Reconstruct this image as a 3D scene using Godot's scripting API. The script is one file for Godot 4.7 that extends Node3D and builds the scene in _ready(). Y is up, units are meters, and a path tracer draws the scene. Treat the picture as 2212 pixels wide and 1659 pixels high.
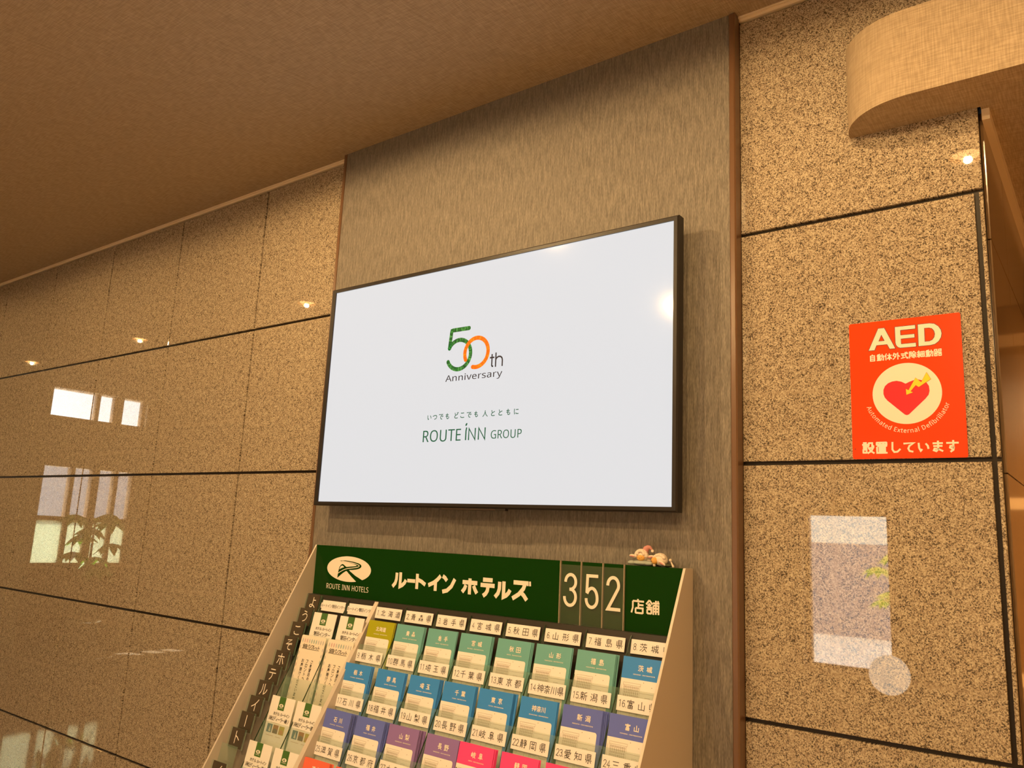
extends Node3D
# A hotel lobby wall: polished granite, a papered panel with a wall screen, a brochure rack and a safety sign.

const TILT := 0.2182            # lean of the rack's pockets, 12.5 degrees
const CEIL := 2.764
var rng := RandomNumberGenerator.new()
var used := {}
var sans: Font
var sans_bold: Font

# ---------------------------------------------------------------- naming
func numbered(called: String) -> String:
	if not used.has(called):
		used[called] = 0
		return called
	used[called] += 1
	return "%s_%03d" % [called, used[called]]

func tag(o: Node, label: String, category: String, group := "") -> void:
	o.set_meta("label", label)
	o.set_meta("category", category)
	if group != "":
		o.set_meta("group", group)

func thing(called: String, label: String, category: String, at := Vector3.ZERO, group := "") -> Node3D:
	var o := Node3D.new()
	o.name = numbered(called)
	add_child(o)
	o.position = at
	tag(o, label, category, group)
	return o

func structure(called: String, parent: Node = null) -> Node3D:
	var o := Node3D.new()
	o.name = called
	(parent if parent else self).add_child(o, true)
	if parent == null:
		o.set_meta("kind", "structure")
	return o

func obj(called: String, mesh: Mesh, m: Material, parent: Node = null, at := Vector3.ZERO) -> MeshInstance3D:
	var o := MeshInstance3D.new()
	o.mesh = mesh
	o.material_override = m
	if parent:
		o.name = called
		parent.add_child(o, true)
	else:
		o.name = numbered(called)
		add_child(o)
	o.position = at
	return o

func struct_mesh(called: String, mesh: Mesh, m: Material) -> MeshInstance3D:
	var o := MeshInstance3D.new()
	o.mesh = mesh
	o.material_override = m
	o.name = called
	add_child(o)
	o.set_meta("kind", "structure")
	return o

# ---------------------------------------------------------------- materials
func lin(r: float, g: float, b: float) -> Color:
	return Color(r, g, b).linear_to_srgb()

func mat(r: float, g: float, b: float, rough := 0.6, spec := 0.5) -> StandardMaterial3D:
	var m := StandardMaterial3D.new()
	m.albedo_color = lin(r, g, b)
	m.roughness = rough
	m.metallic_specular = spec
	return m

func glass(r: float, g: float, b: float, a: float, rough := 0.03) -> StandardMaterial3D:
	var m := mat(r, g, b, rough)
	m.albedo_color.a = a
	m.transparency = BaseMaterial3D.TRANSPARENCY_ALPHA
	return m

func glow(r: float, g: float, b: float, energy: float, rough := 0.3) -> StandardMaterial3D:
	var m := mat(r * 0.05, g * 0.05, b * 0.05, rough)
	m.emission_enabled = true
	m.emission = lin(r, g, b)
	m.emission_energy_multiplier = energy
	return m

func noise(kind: int, freq: float, s: int) -> FastNoiseLite:
	var n := FastNoiseLite.new()
	n.noise_type = kind
	n.frequency = freq
	n.seed = s
	n.fractal_type = FastNoiseLite.FRACTAL_NONE
	return n

func granite_texture(size: int) -> ImageTexture:
	# crystals of feldspar, quartz and mica: each noise cell is one grain
	var a := noise(FastNoiseLite.TYPE_CELLULAR, 0.20, 3)
	a.cellular_return_type = FastNoiseLite.RETURN_CELL_VALUE
	a.domain_warp_enabled = true
	a.domain_warp_amplitude = 7.0
	a.domain_warp_frequency = 0.15
	var b := noise(FastNoiseLite.TYPE_CELLULAR, 0.32, 11)
	b.cellular_return_type = FastNoiseLite.RETURN_CELL_VALUE
	b.domain_warp_enabled = true
	b.domain_warp_amplitude = 5.0
	b.domain_warp_frequency = 0.2
	var c := noise(FastNoiseLite.TYPE_SIMPLEX_SMOOTH, 0.016, 7)
	var da := a.get_seamless_image(size, size, false, false, 0.04, false).get_data()
	var db := b.get_seamless_image(size, size, false, false, 0.04, false).get_data()
	var d := noise(FastNoiseLite.TYPE_CELLULAR, 0.040, 15)
	d.cellular_return_type = FastNoiseLite.RETURN_DISTANCE
	d.cellular_jitter = 1.3
	d.domain_warp_enabled = true
	d.domain_warp_amplitude = 12.0
	d.domain_warp_frequency = 0.12
	var dd := d.get_seamless_image(size, size, false, false, 0.04, false).get_data()
	var dc := c.get_seamless_image(size, size, false, false, 0.1, false).get_data()
	var pal := []
	for k in [[0.070, 0.054, 0.040], [0.165, 0.125, 0.088], [0.28, 0.215, 0.150], [0.37, 0.295, 0.210], [0.45, 0.375, 0.270], [0.55, 0.47, 0.345]]:
		var q := lin(k[0], k[1], k[2])
		pal.append([int(q.r * 255), int(q.g * 255), int(q.b * 255)])
	var table := PackedInt32Array()
	for v in 256:
		var t := v / 255.0
		table.append(0 if t < 0.07 else 1 if t < 0.17 else 2 if t < 0.37 else 3 if t < 0.60 else 4 if t < 0.86 else 5)
	var out := PackedByteArray()
	out.resize(size * size * 3)
	var n := 0
	for i in size * size:
		var va := da[i] + ((dc[i] - 128) >> 2)
		var k := table[clampi(va, 0, 255)]
		var vb := db[i]
		if vb < 24:
			k = maxi(k - 2, 0)
		elif vb > 225:
			k = mini(k + 1, 5)
		if dd[i] < 16 and dc[i] > 120:
			k = mini(k, 1)
		var q: Array = pal[k]
		var j := (vb >> 4) - 8
		out[n] = clampi(q[0] + j, 0, 255)
		out[n + 1] = clampi(q[1] + j, 0, 255)
		out[n + 2] = clampi(q[2] + j, 0, 255)
		n += 3
	return ImageTexture.create_from_image(Image.create_from_data(size, size, false, Image.FORMAT_RGB8, out))

func streaks(size: int, freq: float, s: int, across: int, vertical := true) -> PackedByteArray:
	# threads: noise sampled finely one way and coarsely the other
	var f := noise(FastNoiseLite.TYPE_SIMPLEX, freq, s)
	var im: Image
	if vertical:
		im = f.get_seamless_image(size, across, false, false, 0.1, false)
	else:
		im = f.get_seamless_image(across, size, false, false, 0.1, false)
	im.resize(size, size, Image.INTERPOLATE_CUBIC)
	im.convert(Image.FORMAT_L8)
	return im.get_data()

func blend_texture(size: int, layers: Array, lo: Color, hi: Color) -> ImageTexture:
	# layers: [bytes, weight]; the sum picks a tone between lo and hi
	var out := PackedByteArray()
	out.resize(size * size * 3)
	var n := 0
	var r0 := lo.r * 255.0
	var g0 := lo.g * 255.0
	var b0 := lo.b * 255.0
	var r1 := hi.r * 255.0 - r0
	var g1 := hi.g * 255.0 - g0
	var b1 := hi.b * 255.0 - b0
	for i in size * size:
		var v := 0.5
		for l in layers:
			v += (l[0][i] - 128) / 128.0 * l[1]
		v = clampf(v, 0.0, 1.0)
		out[n] = int(r0 + r1 * v)
		out[n + 1] = int(g0 + g1 * v)
		out[n + 2] = int(b0 + b1 * v)
		n += 3
	return ImageTexture.create_from_image(Image.create_from_data(size, size, false, Image.FORMAT_RGB8, out))

func tex_mat(t: Texture2D, rough: float, per_metre: float, spec := 0.5, world := true) -> StandardMaterial3D:
	var m := StandardMaterial3D.new()
	m.albedo_texture = t
	m.roughness = rough
	m.metallic_specular = spec
	if world:
		m.uv1_triplanar = true
		m.uv1_world_triplanar = true
		m.uv1_scale = Vector3.ONE * per_metre
	return m

# ---------------------------------------------------------------- shapes
func begin() -> SurfaceTool:
	var st := SurfaceTool.new()
	st.begin(Mesh.PRIMITIVE_TRIANGLES)
	return st

func tri(st: SurfaceTool, a: Vector3, b: Vector3, c: Vector3) -> void:
	var n := (c - a).cross(b - a).normalized()
	for v in [a, b, c]:
		st.set_normal(n)
		st.set_uv(Vector2(v.x, -v.y))
		st.add_vertex(v)

func quad(st: SurfaceTool, a: Vector3, b: Vector3, c: Vector3, d: Vector3) -> void:
	tri(st, a, b, c)
	tri(st, a, c, d)

func box(st: SurfaceTool, lo: Vector3, hi: Vector3) -> void:
	var p := [Vector3(lo.x, lo.y, lo.z), Vector3(hi.x, lo.y, lo.z), Vector3(hi.x, hi.y, lo.z), Vector3(lo.x, hi.y, lo.z), Vector3(lo.x, lo.y, hi.z), Vector3(hi.x, lo.y, hi.z), Vector3(hi.x, hi.y, hi.z), Vector3(lo.x, hi.y, hi.z)]
	for f in [[7, 6, 5, 4], [2, 3, 0, 1], [6, 2, 1, 5], [3, 7, 4, 0], [3, 2, 6, 7], [4, 5, 1, 0]]:
		quad(st, p[f[0]], p[f[1]], p[f[2]], p[f[3]])

func box_mesh(lo: Vector3, hi: Vector3) -> ArrayMesh:
	var st := begin()
	box(st, lo, hi)
	return st.commit()

func bevel_box(st: SurfaceTool, lo: Vector3, hi: Vector3, c: float) -> void:
	# a box whose front (towards +z) edges are chamfered
	var z := hi.z - c
	var o := [Vector3(lo.x, hi.y, z), Vector3(hi.x, hi.y, z), Vector3(hi.x, lo.y, z), Vector3(lo.x, lo.y, z)]
	var i := [Vector3(lo.x + c, hi.y - c, hi.z), Vector3(hi.x - c, hi.y - c, hi.z), Vector3(hi.x - c, lo.y + c, hi.z), Vector3(lo.x + c, lo.y + c, hi.z)]
	var b := [Vector3(lo.x, hi.y, lo.z), Vector3(hi.x, hi.y, lo.z), Vector3(hi.x, lo.y, lo.z), Vector3(lo.x, lo.y, lo.z)]
	quad(st, i[0], i[1], i[2], i[3])
	quad(st, b[1], b[0], b[3], b[2])
	for k in 4:
		var l := (k + 1) % 4
		quad(st, o[k], o[l], i[l], i[k])
		quad(st, b[k], b[l], o[l], o[k])

func poly(st: SurfaceTool, pts: PackedVector2Array, z: float) -> void:
	# a flat shape facing +z
	var ix := Geometry2D.triangulate_polygon(pts)
	for k in ix.size() / 3:
		var a := pts[ix[k * 3]]
		var b := pts[ix[k * 3 + 1]]
		var c := pts[ix[k * 3 + 2]]
		if (b - a).cross(c - a) > 0.0:
			var s := b
			b = c
			c = s
		tri(st, Vector3(a.x, a.y, z), Vector3(b.x, b.y, z), Vector3(c.x, c.y, z))

func prism(st: SurfaceTool, pts: PackedVector2Array, z0: float, z1: float) -> void:
	# a flat shape of real thickness between z0 and z1
	poly(st, pts, z1)
	var ccw := 0.0
	for k in pts.size():
		ccw += pts[k].cross(pts[(k + 1) % pts.size()])
	for k in pts.size():
		var a := pts[k]
		var b := pts[(k + 1) % pts.size()]
		if ccw > 0.0:
			var s := a
			a = b
			b = s
		quad(st, Vector3(a.x, a.y, z0), Vector3(b.x, b.y, z0), Vector3(b.x, b.y, z1), Vector3(a.x, a.y, z1))
	var ix := Geometry2D.triangulate_polygon(pts)
	for k in ix.size() / 3:
		var a := pts[ix[k * 3]]
		var b := pts[ix[k * 3 + 1]]
		var c := pts[ix[k * 3 + 2]]
		if (b - a).cross(c - a) < 0.0:
			var s := b
			b = c
			c = s
		tri(st, Vector3(a.x, a.y, z0), Vector3(b.x, b.y, z0), Vector3(c.x, c.y, z0))

func pv(a: Array) -> PackedVector2Array:
	var o := PackedVector2Array()
	for k in a.size() / 2:
		o.append(Vector2(a[k * 2], a[k * 2 + 1]))
	return o

func oval(cx: float, cy: float, rx: float, ry: float, n := 40, a0 := 0.0, a1 := TAU) -> PackedVector2Array:
	var o := PackedVector2Array()
	var closed := absf(a1 - a0 - TAU) < 0.001
	for k in (n if closed else n + 1):
		var t := a0 + (a1 - a0) * k / n
		o.append(Vector2(cx + rx * cos(t), cy + ry * sin(t)))
	return o

func side_prism(st: SurfaceTool, yz: Array, x0: float, x1: float) -> void:
	# a board seen from the side: outline given as y, z pairs, thickness along x
	var pts := pv(yz)
	var tmp := begin()
	var flat := PackedVector2Array()
	for p in pts:
		flat.append(Vector2(-p.y, p.x))
	prism(tmp, flat, x0, x1)
	put(st, tmp.commit(), Transform3D(Basis(Vector3(0, 0, -1), Vector3(0, 1, 0), Vector3(1, 0, 0)), Vector3.ZERO))

func lathe(st: SurfaceTool, prof: Array, n := 24, at := Vector3.ZERO) -> void:
	# prof: radius, height pairs from the bottom up
	st.set_smooth_group(0)
	for k in prof.size() / 2 - 1:
		var r0: float = prof[k * 2]
		var y0: float = prof[k * 2 + 1]
		var r1: float = prof[k * 2 + 2]
		var y1: float = prof[k * 2 + 3]
		for i in n:
			var a := TAU * i / n
			var b := TAU * (i + 1) / n
			var p := [at + Vector3(r0 * cos(a), y0, r0 * sin(a)), at + Vector3(r0 * cos(b), y0, r0 * sin(b)), at + Vector3(r1 * cos(b), y1, r1 * sin(b)), at + Vector3(r1 * cos(a), y1, r1 * sin(a))]
			var sl := Vector2(y1 - y0, r0 - r1).normalized()
			var nn := [Vector3(cos(a) * sl.x, sl.y, sin(a) * sl.x), Vector3(cos(b) * sl.x, sl.y, sin(b) * sl.x)]
			for v in [[0, 0], [1, 1], [2, 1], [0, 0], [2, 1], [3, 0]]:
				st.set_normal(nn[v[1]])
				st.set_uv(Vector2(p[v[0]].x, p[v[0]].y))
				st.add_vertex(p[v[0]])

func put(st: SurfaceTool, mesh: Mesh, x: Transform3D) -> void:
	# adds another mesh's triangles, moved by x
	var a := mesh.surface_get_arrays(0)
	var v: PackedVector3Array = a[Mesh.ARRAY_VERTEX]
	var n: PackedVector3Array = a[Mesh.ARRAY_NORMAL]
	var ix: PackedInt32Array = a[Mesh.ARRAY_INDEX] if a[Mesh.ARRAY_INDEX] != null else PackedInt32Array(range(v.size()))
	var nb := x.basis.inverse().transposed()
	for i in ix:
		var p := x * v[i]
		st.set_normal((nb * n[i]).normalized())
		st.set_uv(Vector2(p.x, -p.y))
		st.add_vertex(p)

func ball(st: SurfaceTool, at: Vector3, r: Vector3, turn := Basis.IDENTITY, seg := 16, rings := 10) -> void:
	var s := SphereMesh.new()
	s.radius = 1.0
	s.height = 2.0
	s.radial_segments = seg
	s.rings = rings
	put(st, s, Transform3D(turn * Basis.from_scale(r), at))

# ---------------------------------------------------------------- lettering
# Each sign is drawn in strokes on a ten by ten square, x to the right and y down; a list that starts with a sign's own name sets that sign in as a component at x, y, width, height.
var SIGNS := {
	"口": [[0.5, 0.5, 0.5, 9.8], [0.5, 0.5, 9.5, 0.5, 9.5, 9.8], [0.5, 9.2, 9.5, 9.2]],
	"日": [[0.5, 0.3, 0.5, 10], [0.5, 0.3, 9.5, 0.3, 9.5, 10], [0.5, 5, 9.5, 5], [0.5, 9.6, 9.5, 9.6]],
	"目": [[0.5, 0.3, 0.5, 10], [0.5, 0.3, 9.5, 0.3, 9.5, 10], [0.5, 3.4, 9.5, 3.4], [0.5, 6.5, 9.5, 6.5], [0.5, 9.6, 9.5, 9.6]],
	"田": [[0.5, 0.8, 0.5, 9.8], [0.5, 0.8, 9.5, 0.8, 9.5, 9.8], [0.5, 5, 9.5, 5], [5, 0.8, 5, 9.3], [0.5, 9.3, 9.5, 9.3]],
	"木": [[0.8, 3, 9.2, 3], [5, 0.4, 5, 10], [5, 3, 3.2, 6, 0.6, 8.4], [5, 3, 6.8, 6, 9.4, 8.4]],
	"山": [[5, 0.5, 5, 9], [1.2, 3.5, 1.2, 9, 8.8, 9], [8.8, 3.5, 8.8, 9.8]],
	"川": [[2, 1, 1.8, 6, 0.8, 9.6], [5, 1.5, 5, 9], [8.4, 0.8, 8.4, 9.8]],
	"土": [[1.5, 3.5, 8.5, 3.5], [5, 0.5, 5, 9], [0.5, 9, 9.5, 9]],
	"大": [[0.8, 3.5, 9.2, 3.5], [5, 0.5, 4.6, 4, 3, 7, 1, 9.5], [5, 3.5, 6.5, 7, 9.2, 9.5]],
	"小": [[5, 0.5, 5, 9.3, 3.8, 8.6], [2.5, 3.5, 1, 7.5], [7.5, 3.5, 9.2, 7.5]],
	"氵": [[1, 1, 2.5, 2.2], [0.5, 4, 2, 5.2], [0.6, 9.2, 2.6, 6.3]],
	"辶": [[0.8, 1, 1.8, 2.4], [0.4, 4.2, 1.8, 4.2, 1.8, 7.8], [0.3, 9.2, 1.8, 7.8, 4, 9.1, 9.8, 9.3]],
	"宀": [[5, 0, 5, 1.5], [0.8, 3.2, 0.8, 1.6, 9.3, 1.6, 8.9, 3.2]],
	"礻": [[1.6, 0.3, 2.6, 1.5], [0.3, 2.6, 3.6, 2.6, 0.3, 6.4], [2, 4.8, 2, 9.8], [2.4, 5, 3.6, 6.2]],
	"艹": [[0.5, 1.6, 9.5, 1.6], [3.2, 0.3, 3.2, 2.8], [6.8, 0.3, 6.8, 2.8]],
	"朩": [[0.2, 2.8, 3.8, 2.8], [2, 0.4, 2, 9.8], [2, 3, 0.2, 7], [2.2, 3.8, 3.8, 5.6]],
	"广": [[5, 0, 5, 1.4], [1.2, 1.5, 9.6, 1.5], [1.2, 1.5, 1.2, 6, 0.2, 9.6]],
	"阝": [[0.8, 0.6, 0.8, 10], [0.8, 0.8, 3.4, 0.8, 2.2, 3.8, 3.6, 5.6, 2.8, 7, 1.8, 6.8]],
	"県": [["目", 2.6, 0.2, 5.4, 5.4], [0.9, 1.5, 0.9, 6.7, 9.2, 6.7], ["小", 1, 6, 8, 4.2]],
	"海": [["氵", 0, 0, 10, 10], [4, 0.6, 3.2, 3], [3.8, 1.8, 9.6, 1.8], [4.4, 3.4, 3.8, 8, 8.6, 8], [4.4, 3.4, 8.8, 3.4, 8.4, 9.6, 7.6, 9.3], [3, 5.7, 9.8, 5.7], [6.3, 3.6, 6, 7.8]],
	"道": [["辶", 0, 0, 10, 10], [4.2, 0.3, 4.9, 1.6], [7.8, 0.3, 7, 1.6], [3, 2, 9.6, 2], [6.2, 2, 5.8, 3.2], ["目", 3.6, 3.2, 5.4, 4.9]],
	"北": [[0.6, 3, 3.6, 3], [3.6, 0.6, 3.6, 9.5], [0.4, 8.6, 3.6, 7], [5.8, 0.6, 5.8, 8.8, 9.4, 8.8, 9.4, 7.2], [9, 2.6, 5.8, 4.6]],
	"青": [[1.5, 1.4, 8.5, 1.4], [2, 2.8, 8, 2.8], [0.6, 4.2, 9.4, 4.2], [5, 0.3, 5, 4.2], [2.4, 5.2, 2.2, 8, 1.6, 9.8], [2.4, 5.2, 7.8, 5.2, 7.8, 9.6, 6.8, 9.5], [2.4, 6.7, 7.8, 6.7], [2.3, 8.1, 7.8, 8.1]],
	"森": [["木", 2.2, 0, 5.6, 4.8], ["木", 0.1, 4.9, 4.9, 5], ["木", 5.1, 4.9, 4.9, 5]],
	"石": [[0.8, 1.5, 9.2, 1.5], [4.6, 1.5, 3, 5, 0.6, 7.5], ["口", 3, 4.4, 5.8, 5.4]],
	"岩": [["山", 1.5, 0, 7, 3.8], ["石", 0.5, 4, 9, 6]],
	"手": [[7.8, 0.6, 5, 1.5, 2, 1.8], [1.6, 4, 8.6, 4], [0.4, 6.4, 9.6, 6.4], [5.1, 1.5, 5.1, 9.4, 3.6, 9]],
	"宮": [["宀", 0, 0, 10, 10], ["口", 2.8, 3, 4.4, 2.5], [4.6, 5.5, 4.2, 6.6], ["口", 2, 6.6, 6, 3.3]],
	"城": [["土", 0, 1.5, 3.2, 6.5], [3.6, 2.6, 9.8, 2.6], [3.9, 2.6, 3.9, 6, 3, 9.5], [3.9, 5, 5.8, 5, 5.7, 7.8, 5, 7.6], [6.8, 0.4, 7.2, 5.5, 8.4, 9, 9.6, 9.3, 9.7, 7.5], [9.2, 4, 8, 7, 5.8, 9.5], [8.3, 0.6, 9.2, 1.6]],
	"秋": [[3.8, 0.5, 0.8, 1.4], [0.3, 3.4, 4.6, 3.4], [2.5, 1, 2.5, 9.8], [2.5, 3.6, 0.3, 7.4], [2.6, 4, 4.4, 6.2], [5.6, 2.6, 5, 5], [9.4, 2.4, 8.4, 4.8], [7.3, 0.5, 7.2, 4.5, 6.2, 7.5, 4.4, 9.6], [7.3, 4.8, 8.2, 7.5, 9.8, 9.6]],
	"形": [[0.6, 1.4, 5.6, 1.4], [0.2, 5, 6, 5], [2, 1.4, 2, 5.5, 1, 9.4], [4.4, 1.4, 4.4, 9.6], [9.4, 0.6, 6.8, 3], [9.6, 3.6, 6.8, 6], [9.8, 6.6, 6.4, 9.6]],
	"福": [["礻", 0, 0, 10, 10], [4.4, 0.9, 9.6, 0.9], ["口", 5, 2.2, 4, 2.2], ["田", 4.6, 5.2, 5, 4.6]],
	"島": [[4.6, 0, 4, 1], [2.4, 1, 2.4, 5.8], [2.4, 1, 7.8, 1, 7.8, 4.2], [2.4, 2.6, 7.8, 2.6], [2.4, 4.2, 7.8, 4.2], [2.4, 5.8, 9.4, 5.8, 9.2, 9.2, 8.2, 9.4], ["山", 0.6, 6.4, 6.6, 3.2]],
	"茨": [["艹", 0, 0, 10, 10], [0.8, 4, 2.2, 5.2], [0.6, 9.2, 3, 7], [5.4, 3.2, 4, 6], [5, 4.4, 9.4, 4.4, 8.6, 6.2], [6.8, 4.6, 6.4, 7, 3.6, 9.8], [6.8, 6.6, 9.6, 9.8]],
	"栃": [["朩", 0, 0, 10, 10], [4.2, 1.2, 9.6, 1.2], [5, 1.2, 5, 5, 4, 9.6], [5.8, 3.4, 9.8, 3.4], [7.2, 3.4, 7, 6.5, 5.4, 9.6], [7.1, 5.4, 9.3, 5.4, 9, 9.4, 7.8, 9.2]],
	"群": [[0.6, 1, 4.4, 1, 4.4, 4], [0.1, 2.5, 5, 2.5], [0.6, 4, 4.4, 4], [2.6, 1, 2, 4.5, 0.2, 7], ["口", 1.4, 5.6, 3.4, 4], [6, 0.4, 6.6, 1.8], [9, 0.3, 8.4, 1.8], [5.4, 2.3, 9.8, 2.3], [5.6, 4.2, 9.6, 4.2], [5.2, 6.4, 10, 6.4], [7.6, 2.3, 7.6, 10]],
	"馬": [[2, 0.8, 2, 6.2], [2, 0.8, 8.4, 0.8], [2, 2.6, 8, 2.6], [2, 4.4, 8, 4.4], [5, 0.8, 5, 6.2], [2, 6.2, 9, 6.2, 8.6, 9.6, 7.4, 9.4], [1.2, 7.4, 0.6, 9.2], [3, 7.4, 3.2, 9], [4.8, 7.4, 5.2, 8.8], [6.4, 7.2, 7, 8.4]],
	"埼": [["土", 0, 1.5, 3.2, 6.5], [3.8, 1.6, 9.8, 1.6], [6.8, 0.2, 6, 2.6, 4, 4], [6.9, 1.8, 9.2, 3.8], [3.4, 5, 10, 5], [8.6, 5, 8.6, 9.6, 7.4, 9.4], ["口", 4.2, 6, 2.8, 2.8]],
	"玉": [[1.2, 1.2, 8.8, 1.2], [1.8, 4.8, 8.2, 4.8], [5, 1.2, 5, 9], [0.6, 9, 9.4, 9], [6.6, 6.2, 8, 7.6]],
	"千": [[8, 0.6, 5, 1.4, 2, 1.8], [0.5, 4.6, 9.5, 4.6], [5, 1.4, 5, 10]],
	"葉": [["艹", 0, -0.2, 10, 10], [0.6, 3.6, 9.4, 3.6], [2.6, 2.6, 2.6, 5.6, 7.6, 5.6], [5, 2.6, 5, 5.6], [7.4, 2.6, 7.4, 5.4], ["木", 0, 5.6, 10, 4.4]],
	"東": [[0.8, 1.6, 9.2, 1.6], [5, 0.2, 5, 10], [5, 6.4, 0.6, 9.6], [5, 6.4, 9.4, 9.6], [2, 2.8, 2, 6.6], [2, 2.8, 8, 2.8, 8, 6.6], [2, 4.6, 8, 4.6], [2, 6.4, 8, 6.4]],
	"京": [[5, 0, 5, 1.6], [0.6, 1.7, 9.4, 1.7], ["口", 2.4, 3, 5.2, 2.6], [5, 5.6, 5, 9.6, 3.8, 9.2], [2.8, 6.6, 1, 9], [7.2, 6.6, 9.2, 9]],
	"都": [[0.6, 1.6, 4.6, 1.6], [0.1, 3.8, 5.6, 3.8], [2.6, 0.2, 2.6, 3.8], [5.2, 0.8, 3.6, 3.4, 0.2, 6.4], ["日", 1.4, 5.2, 3.2, 4.6], ["阝", 5.8, 0, 10, 10]],
	"神": [["礻", 0, 0, 10, 10], [4.8, 2, 4.8, 7.6], [4.8, 2, 9.4, 2, 9.4, 7.6], [4.8, 4.7, 9.4, 4.7], [4.8, 7.3, 9.4, 7.3], [7.1, 0.2, 7.1, 10]],
	"奈": [["大", 0, 0, 10, 5.4], [3, 5.4, 7, 5.4], [1.4, 7, 8.6, 7], [5, 7, 5, 9.8, 4, 9.5], [3, 7.9, 1.4, 9.6], [7, 7.9, 8.6, 9.6]],
	"新": [[2.6, 0, 2.6, 1.2], [0.4, 1.4, 5, 1.4], [1.5, 2, 1.9, 3], [3.9, 2, 3.4, 3], [0.2, 3.5, 5.2, 3.5], [0.4, 5.6, 5, 5.6], [2.7, 3.6, 2.7, 9.8], [2.6, 5.8, 0.3, 8.6], [2.8, 5.8, 4.8, 8], [9.2, 0.6, 6.2, 1.6], [6.2, 1.6, 6.2, 5.5, 5.2, 9.6], [6.2, 4.4, 9.9, 4.4], [8.2, 4.4, 8.2, 10]],
	"潟": [["氵", 0, 0, 10, 10], [5.6, 0.3, 4.2, 0.9, 4.2, 4, 9.2, 4], [6.6, 0.8, 9.2, 0.8, 9.2, 4], [4.2, 2.3, 5.8, 2.3], [7.4, 2.3, 9.2, 2.3], [4.6, 4, 3.6, 7], [4.2, 5.6, 9.6, 5.6, 9, 9.6, 8, 9.4], [4, 7.6, 3.6, 9], [5.4, 7.4, 5.5, 8.8], [6.6, 7.2, 6.8, 8.4], [7.7, 7, 8, 8]],
	"富": [["宀", 0, 0, 10, 10], [2.4, 3, 7.6, 3], ["口", 3, 3.9, 4, 1.8], ["田", 1.8, 6.2, 6.4, 3.7]],
	"井": [[0.8, 3, 9.2, 3], [0.4, 6.4, 9.6, 6.4], [3.4, 0.5, 3.4, 6.5, 1.6, 9.6], [6.6, 0.5, 6.6, 10]],
	"梨": [[3.4, 0.2, 1, 0.7], [0.3, 1.9, 4.6, 1.9], [2.6, 0.6, 2.6, 5], [2.4, 2.2, 0.4, 4.4], [2.8, 2.4, 4.4, 3.6], [6.2, 0.8, 6.2, 3.6], [9, 0.2, 9, 5, 7.8, 4.8], ["木", 0, 4.8, 10, 5.2]],
	"長": [[2.6, 0.6, 2.6, 5.6], [2.6, 0.6, 8.4, 0.6], [2.6, 2.2, 8, 2.2], [2.6, 3.9, 8, 3.9], [0.4, 5.6, 9.6, 5.6], [2.8, 5.6, 2.8, 9.4, 5, 8.4], [8.6, 6.4, 6.2, 7.8], [4.6, 5.6, 6.4, 8, 9.6, 9.8]],
	"野": [["田", 0.4, 0.5, 4.2, 4.8], [2.5, 5, 2.5, 9.4], [0.6, 7.2, 4.4, 7.2], [0.1, 9.6, 5, 9.2], [5.6, 0.8, 9.2, 0.8, 7.2, 3], [6.2, 2.2, 8.2, 3.8], [5.2, 4.4, 9.8, 4.4, 9, 6.2], [7.5, 4.4, 7.5, 9.6, 6.2, 9.2]],
	"岐": [[1.8, 0.8, 1.8, 7.2], [0.3, 2.6, 0.3, 7.4, 3.4, 7.4], [3.4, 2.6, 3.4, 8], [4.2, 2.4, 9.8, 2.4], [6.9, 0.2, 6.9, 4.6], [4.6, 4.6, 9, 4.6, 7.4, 7.6, 4, 9.8], [5.2, 5, 6.8, 8, 9.8, 9.8]],
	"阜": [[5, 0, 4.2, 1], [2.8, 1, 2.8, 6.2], [2.8, 1, 7.4, 1, 7.4, 3.3], [2.8, 3.3, 7.4, 3.3], [2.8, 4.5, 7.8, 4.5, 7.8, 6.2], [2.8, 6.2, 7.8, 6.2], [0.4, 7.9, 9.6, 7.9], [5, 6.2, 5, 10]],
	"静": [["青", 0, 0, 5, 10], [7, 0.2, 5.6, 2.4], [6.6, 1.2, 9.2, 1.2, 8, 3], [5.8, 3.2, 9.2, 3.2, 9.2, 6.6], [5.2, 4.9, 10, 4.9], [5.8, 6.6, 9.2, 6.6], [7.5, 3.2, 7.5, 9.6, 6.4, 9.3]],
	"岡": [[0.8, 0.8, 0.8, 9.9], [0.8, 0.8, 9.2, 0.8, 9.2, 9.6, 8.2, 9.5], [3.4, 1.8, 4, 3], [6.8, 1.6, 6, 3], [2.4, 3.6, 7.6, 3.6], ["山", 2.7, 4.2, 4.6, 4.6]],
	"愛": [[8.4, 0.3, 5, 1, 1.6, 1.2], [2.2, 1.6, 2.8, 2.8], [4.8, 1.4, 5, 2.6], [7.8, 1.2, 7, 2.6], [0.8, 4.4, 0.8, 3.2, 9.3, 3.2, 8.9, 4.4], [2.4, 4.2, 1.6, 5.6], [3.6, 4, 3.6, 5.4, 6.6, 5.4, 6.6, 4.8], [5, 3.8, 5.6, 4.6], [7.6, 4.2, 8.6, 5.4], [4, 5.8, 1, 8.2], [3.4, 6.8, 7.6, 6.8, 5, 9, 1.2, 9.9], [3.4, 7.2, 6, 9, 9.4, 9.9]],
	"知": [[1.8, 0.3, 0.4, 3.6], [1.4, 2.2, 5, 2.2], [0.2, 5, 5.4, 5], [2.8, 2.2, 2.6, 6, 0.2, 9.8], [3, 6, 5, 9], ["口", 6.2, 2, 3.4, 6.4]],
	"三": [[1.2, 1.6, 8.8, 1.6], [2, 5, 8, 5], [0.6, 8.8, 9.4, 8.8]],
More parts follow.
